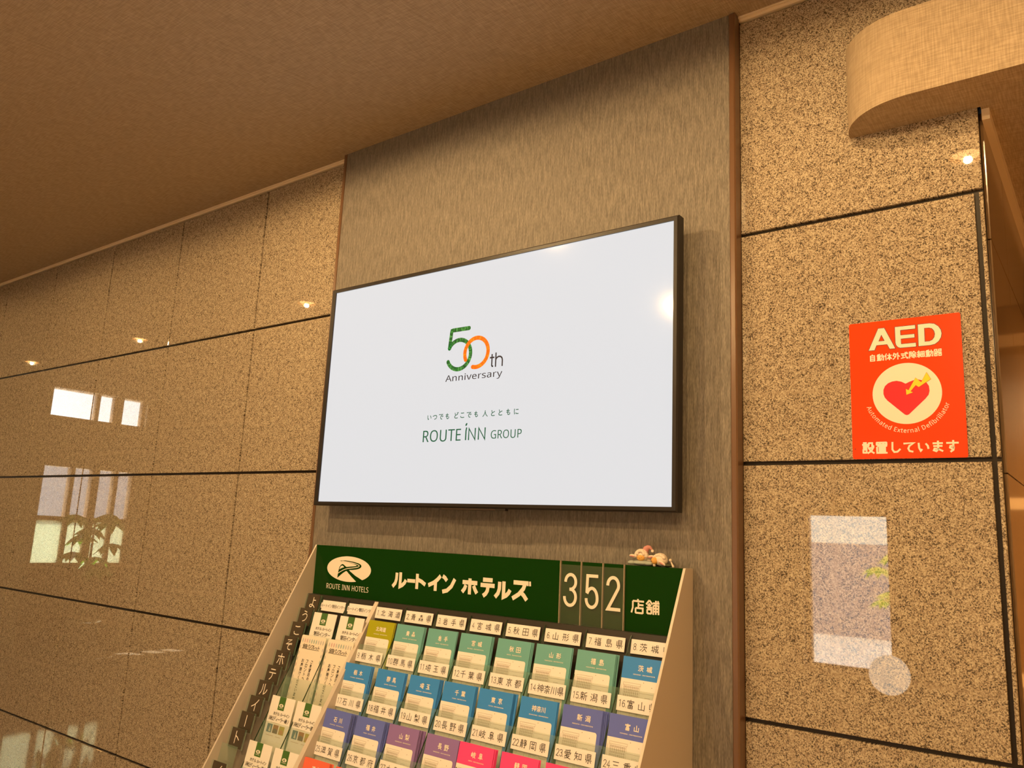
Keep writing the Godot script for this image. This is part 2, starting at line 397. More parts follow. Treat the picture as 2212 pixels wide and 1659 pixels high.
	"重": [[8, 0.3, 1.8, 1.1], [0.4, 2.4, 9.6, 2.4], [5, 0.8, 5, 9.4], [2, 3.4, 2, 6.6], [2, 3.4, 8, 3.4, 8, 6.6], [2, 5, 8, 5], [2, 6.5, 8, 6.5], [1.4, 7.8, 8.6, 7.8], [0.3, 9.5, 9.7, 9.5]],
	"滋": [["氵", 0, 0, 10, 10], [4.8, 0.3, 5.4, 1.6], [8.2, 0.2, 7.4, 1.6], [3.4, 2, 9.9, 2], [4.8, 2.2, 3.8, 4.4, 5.8, 4.6], [6, 3.4, 3.4, 8, 6, 8], [5.6, 6.8, 6.4, 8.6], [8, 2.2, 7, 4.4, 9, 4.6], [9.2, 3.4, 6.8, 8, 9.4, 8], [8.9, 6.8, 9.8, 8.6]],
	"賀": [[0.5, 1.2, 4, 1.2, 3.8, 4.2, 3, 4], [2.2, 0.2, 1.8, 2.6, 0.3, 4.4], ["口", 5.8, 0.8, 3.4, 3], ["目", 2.4, 4.8, 5.2, 3.8], [3.4, 8.8, 1, 10], [6.6, 8.8, 9, 10]],
	"府": [["广", 0, 0, 10, 10], [4, 2.6, 2.4, 5.6], [3.3, 4.4, 3.3, 9.8], [4.6, 4.2, 9.8, 4.2], [8, 2.6, 8, 9.6, 6.8, 9.3], [5.6, 5.8, 6.6, 7.2]],
	"阪": [["阝", 0, 0, 10, 10], [4.4, 1.2, 9.6, 1.2], [5, 1.2, 5, 5, 3.8, 9.6], [5.2, 3.8, 9, 3.8, 7.6, 7.2, 4.6, 9.8], [5.4, 4.4, 7, 7.6, 9.8, 9.8]],
	"店": [["广", 0, 0, 10, 10], [5.4, 2.4, 5.4, 6], [5.4, 4, 9.2, 4], ["口", 3, 6, 6, 3.8]],
	"舗": [[2.6, 0.2, 0.2, 3.2], [2.6, 0.2, 5, 3], [1.2, 3.6, 4, 3.6], [0.4, 5.2, 4.8, 5.2], [2.6, 2.2, 2.6, 6.2], ["口", 0.9, 6.4, 3.4, 3.2], [5.2, 2, 10, 2], [7.4, 0.2, 7.4, 9.8], [8.6, 0.4, 9.4, 1.3], [5.6, 3.6, 5.6, 10], [5.6, 3.6, 9.4, 3.6, 9.4, 9.8], [5.6, 5.7, 9.4, 5.7], [5.6, 7.7, 9.4, 7.7]],
	"自": [[5, 0, 4.2, 1.5], ["目", 1.8, 1.5, 6.4, 8.4]],
	"動": [["重", 0, 0, 5.8, 10], [5.6, 3, 9.6, 3, 9.2, 9.4, 7.8, 9], [7.6, 0.4, 7.4, 5.5, 5.4, 9.8]],
	"体": [[2.6, 0.2, 0.2, 4.6], [1.6, 3, 1.6, 10], ["木", 3, 0, 7, 10], [5.2, 7.6, 7.8, 7.6]],
	"外": [[2.2, 0.2, 0.4, 4.6], [1.6, 2, 4.8, 2, 4, 6, 0.4, 9.8], [1.6, 4.4, 3.4, 6], [7, 0.2, 7, 10], [7.2, 4, 9.6, 6]],
	"式": [[0.5, 2.6, 9.6, 2.6], [1, 4.8, 5.2, 4.8], [3, 4.8, 3, 8.4], [0.4, 9.2, 5.8, 8], [6.2, 0.3, 6.6, 5.5, 8, 9.2, 9.4, 9.6, 9.6, 7.8], [7.8, 0.4, 8.8, 1.5]],
	"除": [["阝", 0, 0, 10, 10], [6.6, 0.2, 3.8, 3.8], [6.6, 0.2, 9.8, 3.6], [5, 4, 8.4, 4], [4.2, 5.8, 9.4, 5.8], [6.7, 4, 6.7, 9.6, 5.8, 9.4], [5.2, 7, 4.2, 9], [8, 7, 9.4, 9]],
	"細": [[2.4, 0.2, 0.8, 2.4, 2.6, 2.8], [3.8, 1.6, 0.4, 5.4, 4, 5.4], [3.2, 4, 4.2, 6.2], [2.2, 5.6, 2.2, 10], [1, 6.8, 0.4, 9], [3.4, 6.8, 4.2, 8.6], ["田", 5, 1, 4.7, 8.6]],
	"器": [["口", 0.6, 0.2, 3.4, 3], ["口", 6, 0.2, 3.4, 3], ["口", 0.6, 6.8, 3.4, 3], ["口", 6, 6.8, 3.4, 3], [0.3, 5, 9.7, 5], [5, 3.2, 4.2, 5, 0.4, 6.6], [5.2, 5, 9.6, 6.6]],
	"設": [[1, 0.6, 3.6, 0.6], [0.2, 2.2, 4.4, 2.2], [0.8, 3.7, 3.8, 3.7], [0.8, 5.2, 3.8, 5.2], ["口", 0.7, 6.4, 3, 3.2], [5.6, 0.8, 5.4, 2.8, 4.6, 4.4], [5.6, 0.8, 8.4, 0.8, 8.4, 3.6, 9.8, 3.6], [5, 5.2, 9, 5.2, 7.6, 7.8, 4.6, 9.8], [5.6, 5.6, 7.2, 8, 9.8, 9.8]],
	"置": [[1, 0.6, 9, 0.6], [1, 0.6, 1, 2.4, 9, 2.4, 9, 0.6], [3.6, 0.6, 3.6, 2.4], [6.4, 0.6, 6.4, 2.4], [1.6, 3.6, 9.2, 3.6], [5, 2.6, 4.8, 4.4], ["目", 3, 4.6, 5, 4.2], [1.2, 4.6, 1.2, 9.7, 9.4, 9.7]],
	"全": [[5, 0.2, 0.4, 4.4], [5, 0.2, 9.6, 4.4], [2.4, 4.6, 7.6, 4.6], [2.6, 6.8, 7.4, 6.8], [5, 4.6, 5, 9.4], [0.8, 9.4, 9.2, 9.4]],
	"磐": [[2, 0, 1.6, 0.8], [0.8, 0.8, 0.8, 3.2, 0.3, 4.6], [0.8, 0.8, 3.8, 0.8, 3.8, 4.6], [0.2, 2.6, 4.6, 2.6], [5.8, 0.5, 5.4, 2], [5.8, 0.5, 8.4, 0.5, 8.6, 2, 9.6, 2], [5.4, 2.8, 8.6, 2.8, 5, 4.6], [5.8, 2.8, 9.4, 4.6], ["石", 0.6, 4.8, 9, 5.2]],
	"浜": [["氵", 0, 0, 10, 10], [8.8, 0.4, 4.6, 1.2], [4.6, 1.2, 4.6, 6.2], [4.6, 3.4, 9.2, 3.4], [7.6, 3.4, 7.6, 6.2], [3.2, 6.2, 9.9, 6.2], [5.2, 7, 3.6, 9.6], [7.8, 7, 9.6, 9.6]],
	"松": [["朩", 0, 0, 10, 10], [6, 0.6, 5.4, 3, 4, 5.2], [7.6, 0.4, 8.4, 3, 9.9, 5], [6.8, 5, 4.8, 9.2, 9, 8.6], [8, 6.8, 9.6, 9.8]],
	"通": [["辶", 0, 0, 10, 10], [4, 0.8, 8.6, 0.8, 6.6, 2.2], [5, 1.4, 6.4, 2.4], [4, 3, 4, 8.4], [4, 3, 8.8, 3, 8.8, 8.2], [4, 4.8, 8.8, 4.8], [4, 6.5, 8.8, 6.5], [6.4, 2.4, 6.4, 8.3]],
	"声": [[1, 1.4, 9, 1.4], [5, 0.2, 5, 3], [1.8, 3, 8.2, 3], [1.6, 4.2, 8.6, 4.2, 8.6, 6.8], [1.6, 4.2, 1.6, 7, 0.4, 9.8], [1.6, 6.6, 8.6, 6.6], [5, 4.2, 5, 6.6]],
	"掛": [[0.2, 2.6, 3.4, 2.6], [1.9, 0.4, 1.9, 9.6, 0.8, 9.2], [0.2, 6.4, 3.6, 5], [4, 2.2, 7, 2.2], [5.5, 0.4, 5.5, 4.2], [3.8, 4.2, 7.2, 4.2], [4, 6.4, 7, 6.4], [5.5, 4.6, 5.5, 9], [3.8, 9.2, 7.2, 8.8], [8.2, 0.4, 8.2, 10], [8.3, 4, 9.8, 5.6]],
	"希": [[2.4, 0.4, 7.4, 2.6], [7.6, 0.3, 2.2, 2.8], [0.4, 3.8, 9.6, 3.8], [4.4, 2.6, 3, 6, 0.4, 8.4], [2.8, 5.6, 2.8, 8.8], [2.8, 5.6, 7.6, 5.6, 7.6, 8.8], [5.2, 4.4, 5.2, 10]],
	"望": [[2.4, 0.2, 2.4, 1.2], [0.3, 1.4, 4.8, 1.4], [1.4, 1.4, 1.4, 4, 4.6, 3.8], [6, 0.6, 6, 3, 5, 4.8], [6, 0.6, 9, 0.6, 9, 4.8], [6, 1.9, 9, 1.9], [6, 3.2, 9, 3.2], [1.4, 5.6, 8.6, 5.6], [1.8, 7.4, 8.2, 7.4], [5, 5.6, 5, 9.4], [0.6, 9.4, 9.4, 9.4]],
	"人": [[5, 0.5, 4.6, 4, 3, 7, 0.6, 9.6], [5, 2.5, 6.4, 6.5, 9.6, 9.6]],
	"い": [[1.4, 2, 1.6, 6, 2.8, 8.6, 3.8, 7.4], [7, 2.6, 8.4, 4.4, 8.8, 6.8]],
	"つ": [[0.6, 4, 4.5, 2.6, 7.6, 2.8, 9, 4.6, 7.6, 7.4, 4, 8.8]],
	"て": [[0.8, 2, 8.8, 1.6, 5.2, 4, 4.2, 6.4, 5.2, 8.6, 7.8, 9.2]],
	"で": [["て", 0, 0, 10, 10], [7, 4.4, 8, 5.8], [8.6, 3.8, 9.6, 5.2]],
	"と": [[2.6, 1, 3.6, 4.6], [8.4, 3, 4, 4.8, 2, 6.8, 2.6, 8.6, 5, 9.2, 8.4, 8.8]],
	"ど": [["と", 0, 0, 10, 10], [7, 0.8, 8, 2.2], [8.6, 0.2, 9.6, 1.6]],
	"こ": [[2, 2, 5, 2.2, 8, 1.8], [1.6, 6.6, 2.2, 8.4, 5, 9, 8.6, 8.6]],
	"ご": [["こ", 0, 0, 10, 10], [7.6, 3.2, 8.4, 4.6], [9, 2.6, 9.8, 4]],
	"も": [[4.6, 0.8, 3.6, 5.6, 4.2, 8.6, 6, 9.2, 7.8, 8, 7.8, 6], [1.6, 3, 7, 3], [1.6, 5.4, 6.6, 5.4]],
	"に": [[1.8, 1.4, 1.4, 5.4, 2, 9, 2.6, 7.4], [4.6, 2.6, 8.8, 2.4], [4.4, 7, 5, 8.4, 9, 8.4]],
	"よ": [[5.4, 0.6, 5.4, 7.6, 4.6, 8.9, 3, 9.2, 1.8, 8.4, 2, 7.2, 3.4, 6.8, 5.4, 7.2, 7.2, 8, 8.8, 9.4], [5.4, 3, 8.6, 3]],
	"う": [[3.2, 0.6, 6.6, 1.4], [1.6, 4.4, 3.6, 3.3, 5.6, 2.9, 7.4, 3.6, 8, 5.2, 7.4, 7.2, 5.8, 8.8, 3.2, 9.6]],
	"そ": [[2.4, 1.4, 7.6, 1, 1.2, 5, 9, 4.4, 5.4, 5.4, 4.2, 6.8, 4.4, 8.4, 5.6, 9.3, 8, 9.4]],
	"し": [[2.8, 0.6, 2.6, 7, 4, 9.2, 6.6, 9, 8.8, 6.8]],
	"ま": [[1.4, 2.4, 8.6, 2.4], [1.8, 4.8, 8.2, 4.8], [5.2, 0.6, 5.2, 7.6, 3.6, 9.2, 1.8, 8.4, 2.4, 7, 5, 7.2, 8.6, 9.2]],
	"す": [[0.6, 2.4, 9.4, 2.4], [5.6, 0.4, 5.6, 6.2, 4.4, 7.4, 3, 6.4, 3.4, 5, 4.8, 4.8, 5.8, 6, 5.4, 8.4, 3.4, 9.8]],
	"お": [[1, 2.6, 5.6, 2.6], [3.2, 0.6, 3.2, 8, 1.8, 9, 1, 7.6, 3, 5.4, 6.6, 4.6, 8.6, 6, 8, 8.4, 5.4, 9], [7, 1.6, 9, 3]],
	"く": [[6.6, 0.6, 3, 4.8, 7, 9.4]],
	"け": [[1.8, 1, 1.4, 5, 2, 9], [4, 3.2, 9.4, 3.2], [7.2, 0.8, 7.2, 6, 5.6, 9.6]],
	"だ": [[0.6, 2.6, 5, 2.6], [3.2, 0.6, 1, 9], [4.8, 5, 8.6, 4.8], [4.6, 7.4, 5.4, 8.8, 9, 8.8], [7, 1, 7.8, 2.4], [8.6, 0.6, 9.4, 2]],
	"さ": [[1.4, 2.8, 8.6, 2.4], [4.4, 0.6, 7.4, 6.4], [2.2, 6.6, 2.6, 8.8, 5, 9.4, 7.4, 9]],
	"せ": [[0.4, 4.2, 9.6, 3.6], [7.2, 1, 7.2, 6, 6.2, 5.8], [3, 1.4, 3, 7.6, 4.4, 9, 8.6, 8.8]],
	"の": [[5.4, 2, 4.6, 6.4, 2.8, 8.4, 1.2, 6.6, 2.4, 3.4, 5.4, 2, 8.4, 3.6, 8.8, 6.2, 6.4, 9]],
	"り": [[2.4, 1, 2.2, 5.6, 3, 4.8], [7, 0.8, 7.2, 5.6, 4.4, 9.6]],
	"ホ": [[0.8, 3, 9.2, 3], [5, 0.6, 5, 9.8], [2.8, 4.6, 2.2, 6.6, 0.8, 8.8], [7.2, 4.6, 8, 6.6, 9.2, 8.8]],
	"テ": [[2, 1.4, 8, 1.4], [0.6, 4.2, 9.4, 4.2], [5.4, 4.2, 5, 7, 4, 8.6, 2.4, 9.8]],
	"ル": [[3.2, 1.2, 3.1, 5, 2.4, 7.4, 0.6, 9.6], [5.8, 0.8, 5.8, 9, 7.4, 8.2, 8.8, 6.8, 9.7, 5]],
	"ー": [[0.8, 5, 9.2, 5]],
	"丨": [[5, 0.8, 5, 9.4]],
	"ト": [[3.4, 0.6, 3.4, 9.8], [3.4, 4, 6, 5, 8.4, 6.8]],
	"イ": [[8.8, 0.6, 6.8, 3, 4.4, 5, 0.8, 6.8], [5.6, 4, 5.6, 9.8]],
	"ィ": [["イ", 2.4, 3, 6, 7]],
	"ン": [[1, 1.4, 2.6, 2.2, 4, 3.6], [1.2, 9.2, 4.4, 8.4, 7.2, 6.2, 9.4, 2.4]],
	"ス": [[1.2, 1.2, 8.2, 1.2, 7.2, 4, 4.6, 7, 0.8, 9.4], [5.6, 5.8, 7.6, 7.4, 9.4, 9.6]],
	"タ": [[4, 0.4, 0.8, 5.4], [3, 2.2, 8.8, 2.2, 7, 6.4, 2.2, 9.8], [3.4, 4.6, 6.8, 6.6]],
	"パ": [[3, 2.6, 2.6, 6, 0.6, 9], [6, 2.4, 8, 5.4, 9.2, 9], [8.2, 0.6, 9.4, 0.4, 9.6, 1.6, 8.6, 1.8, 8.2, 0.6]],
	"フ": [[1, 1.6, 8.8, 1.6, 7.6, 6, 2.6, 9.6]],
	"レ": [[2, 0.8, 2, 9, 5.6, 7.6, 9, 4.4]],
	"ッ": [[1.8, 4.8, 2.8, 7], [4.4, 4.4, 5.2, 6.4], [8.4, 4.4, 7.4, 7.6, 4, 9.6]],
	"デ": [["テ", 0, 0, 10, 10], [8.6, 0.2, 9.2, 1.2], [9.6, -0.2, 10.2, 0.8]],
	"ラ": [[2, 1.2, 8, 1.2], [1, 3.8, 8.8, 3.8, 7.4, 7.2, 3.4, 9.6]],
	"ロ": [[1.6, 1.8, 1.6, 9], [1.6, 1.8, 8.4, 1.8, 8.4, 9], [1.6, 8.6, 8.4, 8.6]],
	"へ": [[0.6, 5.6, 3.4, 2.8, 9.4, 8]],
	"0": [[3, 0.5, 1.4, 1.6, 1, 5, 1.4, 8.4, 3, 9.5, 4.6, 8.4, 5, 5, 4.6, 1.6, 3, 0.5]],
	"1": [[1.4, 2, 3.2, 0.6, 3.2, 9.6]],
	"2": [[1, 2.8, 1.4, 1.2, 3, 0.5, 4.6, 1.2, 5, 2.8, 4.4, 4.8, 1, 9.5, 5.2, 9.5]],
	"3": [[1, 2.2, 1.6, 1, 3, 0.5, 4.6, 1.2, 4.8, 2.8, 4.2, 4.2, 2.6, 4.7], [2.6, 4.7, 4.4, 5.4, 5, 7.2, 4.6, 8.8, 3, 9.5, 1.4, 8.9, 0.9, 7.6]],
	"4": [[3.8, 9.6, 3.8, 0.6, 0.8, 6.8, 5.4, 6.8]],
	"5": [[4.8, 0.6, 1.5, 0.6, 1.2, 4.8, 2.2, 4.1, 3.4, 4, 4.6, 4.8, 5, 6.6, 4.6, 8.6, 3, 9.5, 1.4, 8.9, 0.9, 7.8]],
	"6": [[4.8, 1.8, 3.8, 0.6, 2.4, 0.9, 1.3, 2.8, 1, 6, 1.4, 8.6, 3, 9.5, 4.6, 8.6, 5, 6.6, 4.6, 4.8, 3, 4.1, 1.6, 4.8, 1, 6.2]],
	"7": [[0.9, 0.6, 5.1, 0.6, 2.4, 9.6]],
	"8": [[3, 0.5, 1.5, 1.2, 1.2, 2.6, 1.6, 4, 3, 4.6, 4.4, 4, 4.8, 2.6, 4.5, 1.2, 3, 0.5], [3, 4.6, 1.4, 5.4, 1, 7.2, 1.5, 8.9, 3, 9.5, 4.5, 8.9, 5, 7.2, 4.6, 5.4, 3, 4.6]],
	"9": [[1.2, 8.2, 2.2, 9.4, 3.6, 9.1, 4.7, 7.2, 5, 4, 4.6, 1.4, 3, 0.5, 1.4, 1.4, 1, 3.4, 1.4, 5.2, 3, 5.9, 4.4, 5.2, 5, 3.8]],
	".": [[0.8, 9.0, 0.8, 9.6]],
}

func sign_strokes(ch: String, x: float, y: float, w: float, h: float, into: Array) -> void:
	for s in SIGNS[ch]:
		if s[0] is String:
			sign_strokes(s[0], x + s[1] * w / 10.0, y + s[2] * h / 10.0, s[3] * w / 10.0, s[4] * h / 10.0, into)
		else:
			var p := PackedVector2Array()
			for k in s.size() / 2:
				p.append(Vector2(x + s[k * 2] * w / 10.0, y + s[k * 2 + 1] * h / 10.0))
			into.append(p)

var layer := 0

func ribbon(st: SurfaceTool, p: PackedVector2Array, w: float, z: float, cap := 0.3, _round := true) -> void:
	# a painted stroke of width w along the points p, mitred at its bends; each stroke lies a hair above the last
	layer = (layer + 1) % 12
	z += layer * 0.00002
	var q := PackedVector2Array()
	for v in p:
		if q.is_empty() or q[q.size() - 1].distance_to(v) > 1e-6:
			q.append(v)
	var n := q.size()
	if n < 2:
		return
	var closed := q[0].distance_to(q[n - 1]) < 1e-5
	var l := PackedVector2Array()
	var r := PackedVector2Array()
	for k in n:
		var d0 := (q[k] - q[k - 1]).normalized() if k > 0 else (q[0] - q[n - 2]).normalized() if closed else (q[1] - q[0]).normalized()
		var d1 := (q[k + 1] - q[k]).normalized() if k < n - 1 else (q[1] - q[0]).normalized() if closed else d0
		var m := (d0 + d1)
		m = d0 if m.length() < 0.3 else m.normalized()
		var o := Vector2(-m.y, m.x) * w * 0.5 / maxf(0.45, m.dot(d1))
		var c := q[k]
		if not closed:
			if k == 0:
				c -= d1 * w * cap
			elif k == n - 1:
				c += d0 * w * cap
		l.append(c + o)
		r.append(c - o)
	for k in n - 1:
		quad(st, Vector3(l[k].x, l[k].y, z), Vector3(l[k + 1].x, l[k + 1].y, z), Vector3(r[k + 1].x, r[k + 1].y, z), Vector3(r[k].x, r[k].y, z))

func write_sign(st: SurfaceTool, ch: String, x: float, y: float, w: float, h: float, thick: float, z := 0.0, cap := 0.2) -> void:
	# x, y is the top left corner of the sign's square; y grows upwards
	var s := []
	sign_strokes(ch, 0.0, 0.0, w, h, s)
	for p: PackedVector2Array in s:
		var q := PackedVector2Array()
		for v in p:
			q.append(Vector2(x + v.x, y - v.y))
		ribbon(st, q, thick, z, cap, thick > 0.0028)

func write_fit(st: SurfaceTool, ch: String, x0: float, y0: float, x1: float, y1: float, thick: float, z := 0.0, cap := 0.0) -> void:
	# stretches the sign so that its ink fills the rectangle
	var s := []
	sign_strokes(ch, 0.0, 0.0, 10.0, 10.0, s)
	var lo := Vector2(99, 99)
	var hi := Vector2(-99, -99)
	for p: PackedVector2Array in s:
		for v in p:
			lo = lo.min(v)
			hi = hi.max(v)
	var f := thick * 0.4
	for p: PackedVector2Array in s:
		var q := PackedVector2Array()
		for v in p:
			var t := (v - lo) / (hi - lo).max(Vector2(0.001, 0.001))
			q.append(Vector2(lerpf(x0 + f, x1 - f, t.x), lerpf(y1 - f, y0 + f, t.y)))
		ribbon(st, q, thick, z, cap, true)

func write_row(st: SurfaceTool, text: String, x: float, y: float, size: float, pitch: float, thick: float, z := 0.0) -> void:
	for k in text.length():
		if text[k] != " ":
			write_sign(st, text[k], x + k * pitch, y, size, size, thick, z)

func write_down(st: SurfaceTool, text: String, x: float, y: float, size: float, pitch: float, thick: float, z := 0.0) -> void:
	for k in text.length():
		write_sign(st, "丨" if text[k] == "ー" else text[k], x, y - k * pitch, size, size, thick, z)

func write_number(st: SurfaceTool, text: String, x: float, y: float, h: float, pitch: float, thick: float, z := 0.0) -> float:
	for ch in text:
		write_sign(st, ch, x, y, h, h, thick, z)
		x += pitch * (0.5 if ch == "." else 1.0)
	return x

func text_mesh(text: String, font: Font) -> TextMesh:
	var t := TextMesh.new()
	t.text = text
	t.font = font
	t.font_size = 64
	t.pixel_size = 0.001
	t.depth = 0.0
	t.curve_step = 2.0
	return t

func text_fit(st: SurfaceTool, text: String, x0: float, y0: float, x1: float, y1: float, font: Font, z := 0.0) -> void:
	var t := text_mesh(text, font)
	var b := t.get_aabb()
	var s := Vector3((x1 - x0) / b.size.x, (y1 - y0) / b.size.y, 1.0)
	put(st, t, Transform3D(Basis.from_scale(s), Vector3(x0 - b.position.x * s.x, y0 - b.position.y * s.y, z - b.position.z)))

func text_arc(st: SurfaceTool, text: String, cx: float, cy: float, r: float, a0: float, a1: float, h: float, font: Font, z := 0.0) -> void:
	# letters standing outside-down along the lower half of a circle
	var widths := []
	var total := 0.0
	for ch in text:
		var w := font.get_string_size(ch, HORIZONTAL_ALIGNMENT_LEFT, -1, 64).x
		widths.append(w)
		total += w
	var run := 0.0
	for k in text.length():
		var mid: float = (run + widths[k] * 0.5) / total
		run += widths[k]
		if text[k] == " ":
			continue
		var a := lerpf(a0, a1, mid)
		var t := text_mesh(text[k], font)
		t.vertical_alignment = VERTICAL_ALIGNMENT_BOTTOM
		var s := h / 0.064
		var turn := Basis(Vector3(0, 0, 1), a + PI / 2)
		put(st, t, Transform3D(turn * Basis.from_scale(Vector3(s, s, 1)), Vector3(cx + r * cos(a), cy + r * sin(a), z)))

# ---------------------------------------------------------------- scene
var M := {}

func _ready() -> void:
	rng.seed = 20
	set_view()
	make_materials()
	build_walls()
	build_ceiling()
	build_panel()
	build_recess()
	build_far_room()
	build_screen()
	build_aed_sign()
	build_rack()
	build_brochures()
	build_figurines()
	build_plant()
	build_globe_lamp()

func set_view() -> void:
	var cam := Camera3D.new()
	cam.name = "camera"
	add_child(cam)
	cam.fov = 51.18
	cam.near = 0.05
	cam.transform = Transform3D(Basis(Vector3(0.79956, 0.04513, -0.59889), Vector3(0.07684, 0.98126, 0.17653), Vector3(0.59564, -0.18718, 0.78113)), Vector3(2.5985, 1.4514, 1.7662))
	cam.current = true
	var sky_mat := ProceduralSkyMaterial.new()
	sky_mat.sky_top_color = Color(0.72, 0.80, 0.90)
	sky_mat.sky_horizon_color = Color(0.98, 0.97, 0.89)
	sky_mat.ground_bottom_color = Color(0.60, 0.58, 0.54)
	sky_mat.ground_horizon_color = Color(0.90, 0.89, 0.85)
	sky_mat.energy_multiplier = 9.0
	var sky := Sky.new()
	sky.sky_material = sky_mat
	var sun := DirectionalLight3D.new()
	sun.name = "sun"
	sun.light_color = Color(1.0, 0.96, 0.88)
	sun.light_energy = 14.0
	sun.light_angular_distance = 0.53
	sun.shadow_enabled = true
	add_child(sun)
	sun.look_at_from_position(Vector3(-6, 9.5, 1.6), Vector3(0, 0, 3.2))
	var env := Environment.new()
	env.background_mode = Environment.BG_SKY
	env.sky = sky
	env.tonemap_mode = Environment.TONE_MAPPER_LINEAR
	env.tonemap_exposure = 1.0
	env.sdfgi_enabled = true
	env.ssao_enabled = true
	env.ssil_enabled = true
	var we := WorldEnvironment.new()
	we.name = "environment"
	we.environment = env
	add_child(we)
	sans = SystemFont.new()
	sans.font_names = PackedStringArray(["Droid Sans"])
	sans_bold = SystemFont.new()
	sans_bold.font_names = PackedStringArray(["Droid Sans"])
	sans_bold.font_weight = 700

const WARM := Color(1.0, 0.825, 0.57)

func make_materials() -> void:
	var g := tex_mat(granite_texture(1536), 0.012, 1.0, 0.62, false)
	g.uv1_scale = Vector3(1.0 / 0.62, 1.0 / 0.62, 1.0)
	M.granite = g
	M.sealant = mat(0.022, 0.014, 0.008, 0.45, 0.35)
	# papered panel: fine upright threads
	var s1 := streaks(1024, 0.16, 5, 48)
	var s2 := streaks(1024, 0.35, 6, 110)
	var s3 := streaks(1024, 0.05, 8, 160)
	var pt := blend_texture(1024, [[s1, 0.26], [s2, 0.32], [s3, 0.16]], lin(0.115, 0.100, 0.084), lin(0.275, 0.245, 0.205))
	M.panel = tex_mat(pt, 0.62, 1.0 / 0.55, 0.45)
	M.panel.heightmap_enabled = true
	M.panel.heightmap_texture = pt
	M.panel.heightmap_scale = 0.06
	# ceiling paper: a coarse weave
	var w1 := streaks(1024, 0.13, 21, 60)
	var w2 := streaks(1024, 0.13, 22, 60, false)
	var wt := blend_texture(1024, [[w1, 0.30], [w2, 0.30]], lin(0.32, 0.24, 0.155), lin(0.49, 0.38, 0.255))
	M.weave = tex_mat(wt, 0.85, 1.0 / 0.5, 0.3)
	M.weave.heightmap_enabled = true
	M.weave.heightmap_texture = wt
	M.weave.heightmap_scale = 0.07
	# dark veneer of the recess
	var v1 := streaks(1024, 0.10, 31, 10)
	var v2 := streaks(1024, 0.40, 32, 40)
	M.veneer = tex_mat(blend_texture(1024, [[v1, 0.30], [v2, 0.30]], lin(0.13, 0.075, 0.035), lin(0.26, 0.16, 0.080)), 0.14, 1.0 / 0.7, 0.5)
	M.trim = mat(0.150, 0.078, 0.040, 0.28, 0.55)
	M.cream = mat(0.80, 0.66, 0.48, 0.40)
	M.beige = mat(0.56, 0.49, 0.41, 0.32)
	M.green = mat(0.0035, 0.036, 0.002, 0.04, 0.34)
	M.paper = mat(0.84, 0.80, 0.77, 0.55)
	M.print_paper = mat(0.82, 0.79, 0.74, 0.38)
	M.ink = mat(0.040, 0.032, 0.022, 0.5)
	M.white_ink = mat(0.80, 0.74, 0.64, 0.45)
	M.dark_board = mat(0.035, 0.030, 0.024, 0.35)
	M.acrylic = glass(0.34, 0.58, 0.40, 0.10)
	M.acrylic_pane = glass(0.50, 0.56, 0.46, 0.035)
	M.acrylic_edge = mat(0.018, 0.040, 0.018, 0.15)
	M.rib = mat(0.42, 0.34, 0.25, 0.3)
	M.smoke = mat(0.060, 0.046, 0.030, 0.22)
	M.bezel = mat(0.020, 0.016, 0.014, 0.40, 0.4)
	M.bezel_dark = mat(0.010, 0.008, 0.007, 0.45)
	M.floor = mat(0.44, 0.35, 0.25, 0.05, 0.6)
	M.plaster = mat(0.55, 0.47, 0.36, 0.8)
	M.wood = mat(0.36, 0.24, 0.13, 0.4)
	M.pane = glass(0.95, 0.98, 1.0, 0.06)
	M.frost = mat(0.92, 0.96, 0.90, 0.5)
	M.frost.backlight_enabled = true
	M.frost.backlight = Color(0.95, 0.98, 0.90)
	M.lamp_can = mat(0.75, 0.52, 0.28, 0.25)
	M.lamp_ring = mat(0.70, 0.55, 0.38, 0.4)

func slab(parent: Node, x0: float, x1: float, y0: float, y1: float, gap := 0.0045) -> void:
	var st := begin()
	bevel_box(st, Vector3(x0 + gap, y0 + gap, -0.018), Vector3(x1 - gap, y1 - gap, 0.0), 0.0012)
	var mesh := st.commit()
	# every slab is cut from another part of the stone
	var a := mesh.surface_get_arrays(0)
	var uv: PackedVector2Array = a[Mesh.ARRAY_TEX_UV]
	var off := Vector2(rng.randf() * 0.6, rng.randf() * 0.6)
	var flip := rng.randf() < 0.5
	for k in uv.size():
		uv[k] = (Vector2(-uv[k].x, -uv[k].y) if flip else uv[k]) + off
	a[Mesh.ARRAY_TEX_UV] = uv
	var m := ArrayMesh.new()
	m.add_surface_from_arrays(Mesh.PRIMITIVE_TRIANGLES, a)
	obj("granite_slab", m, M.granite, parent)

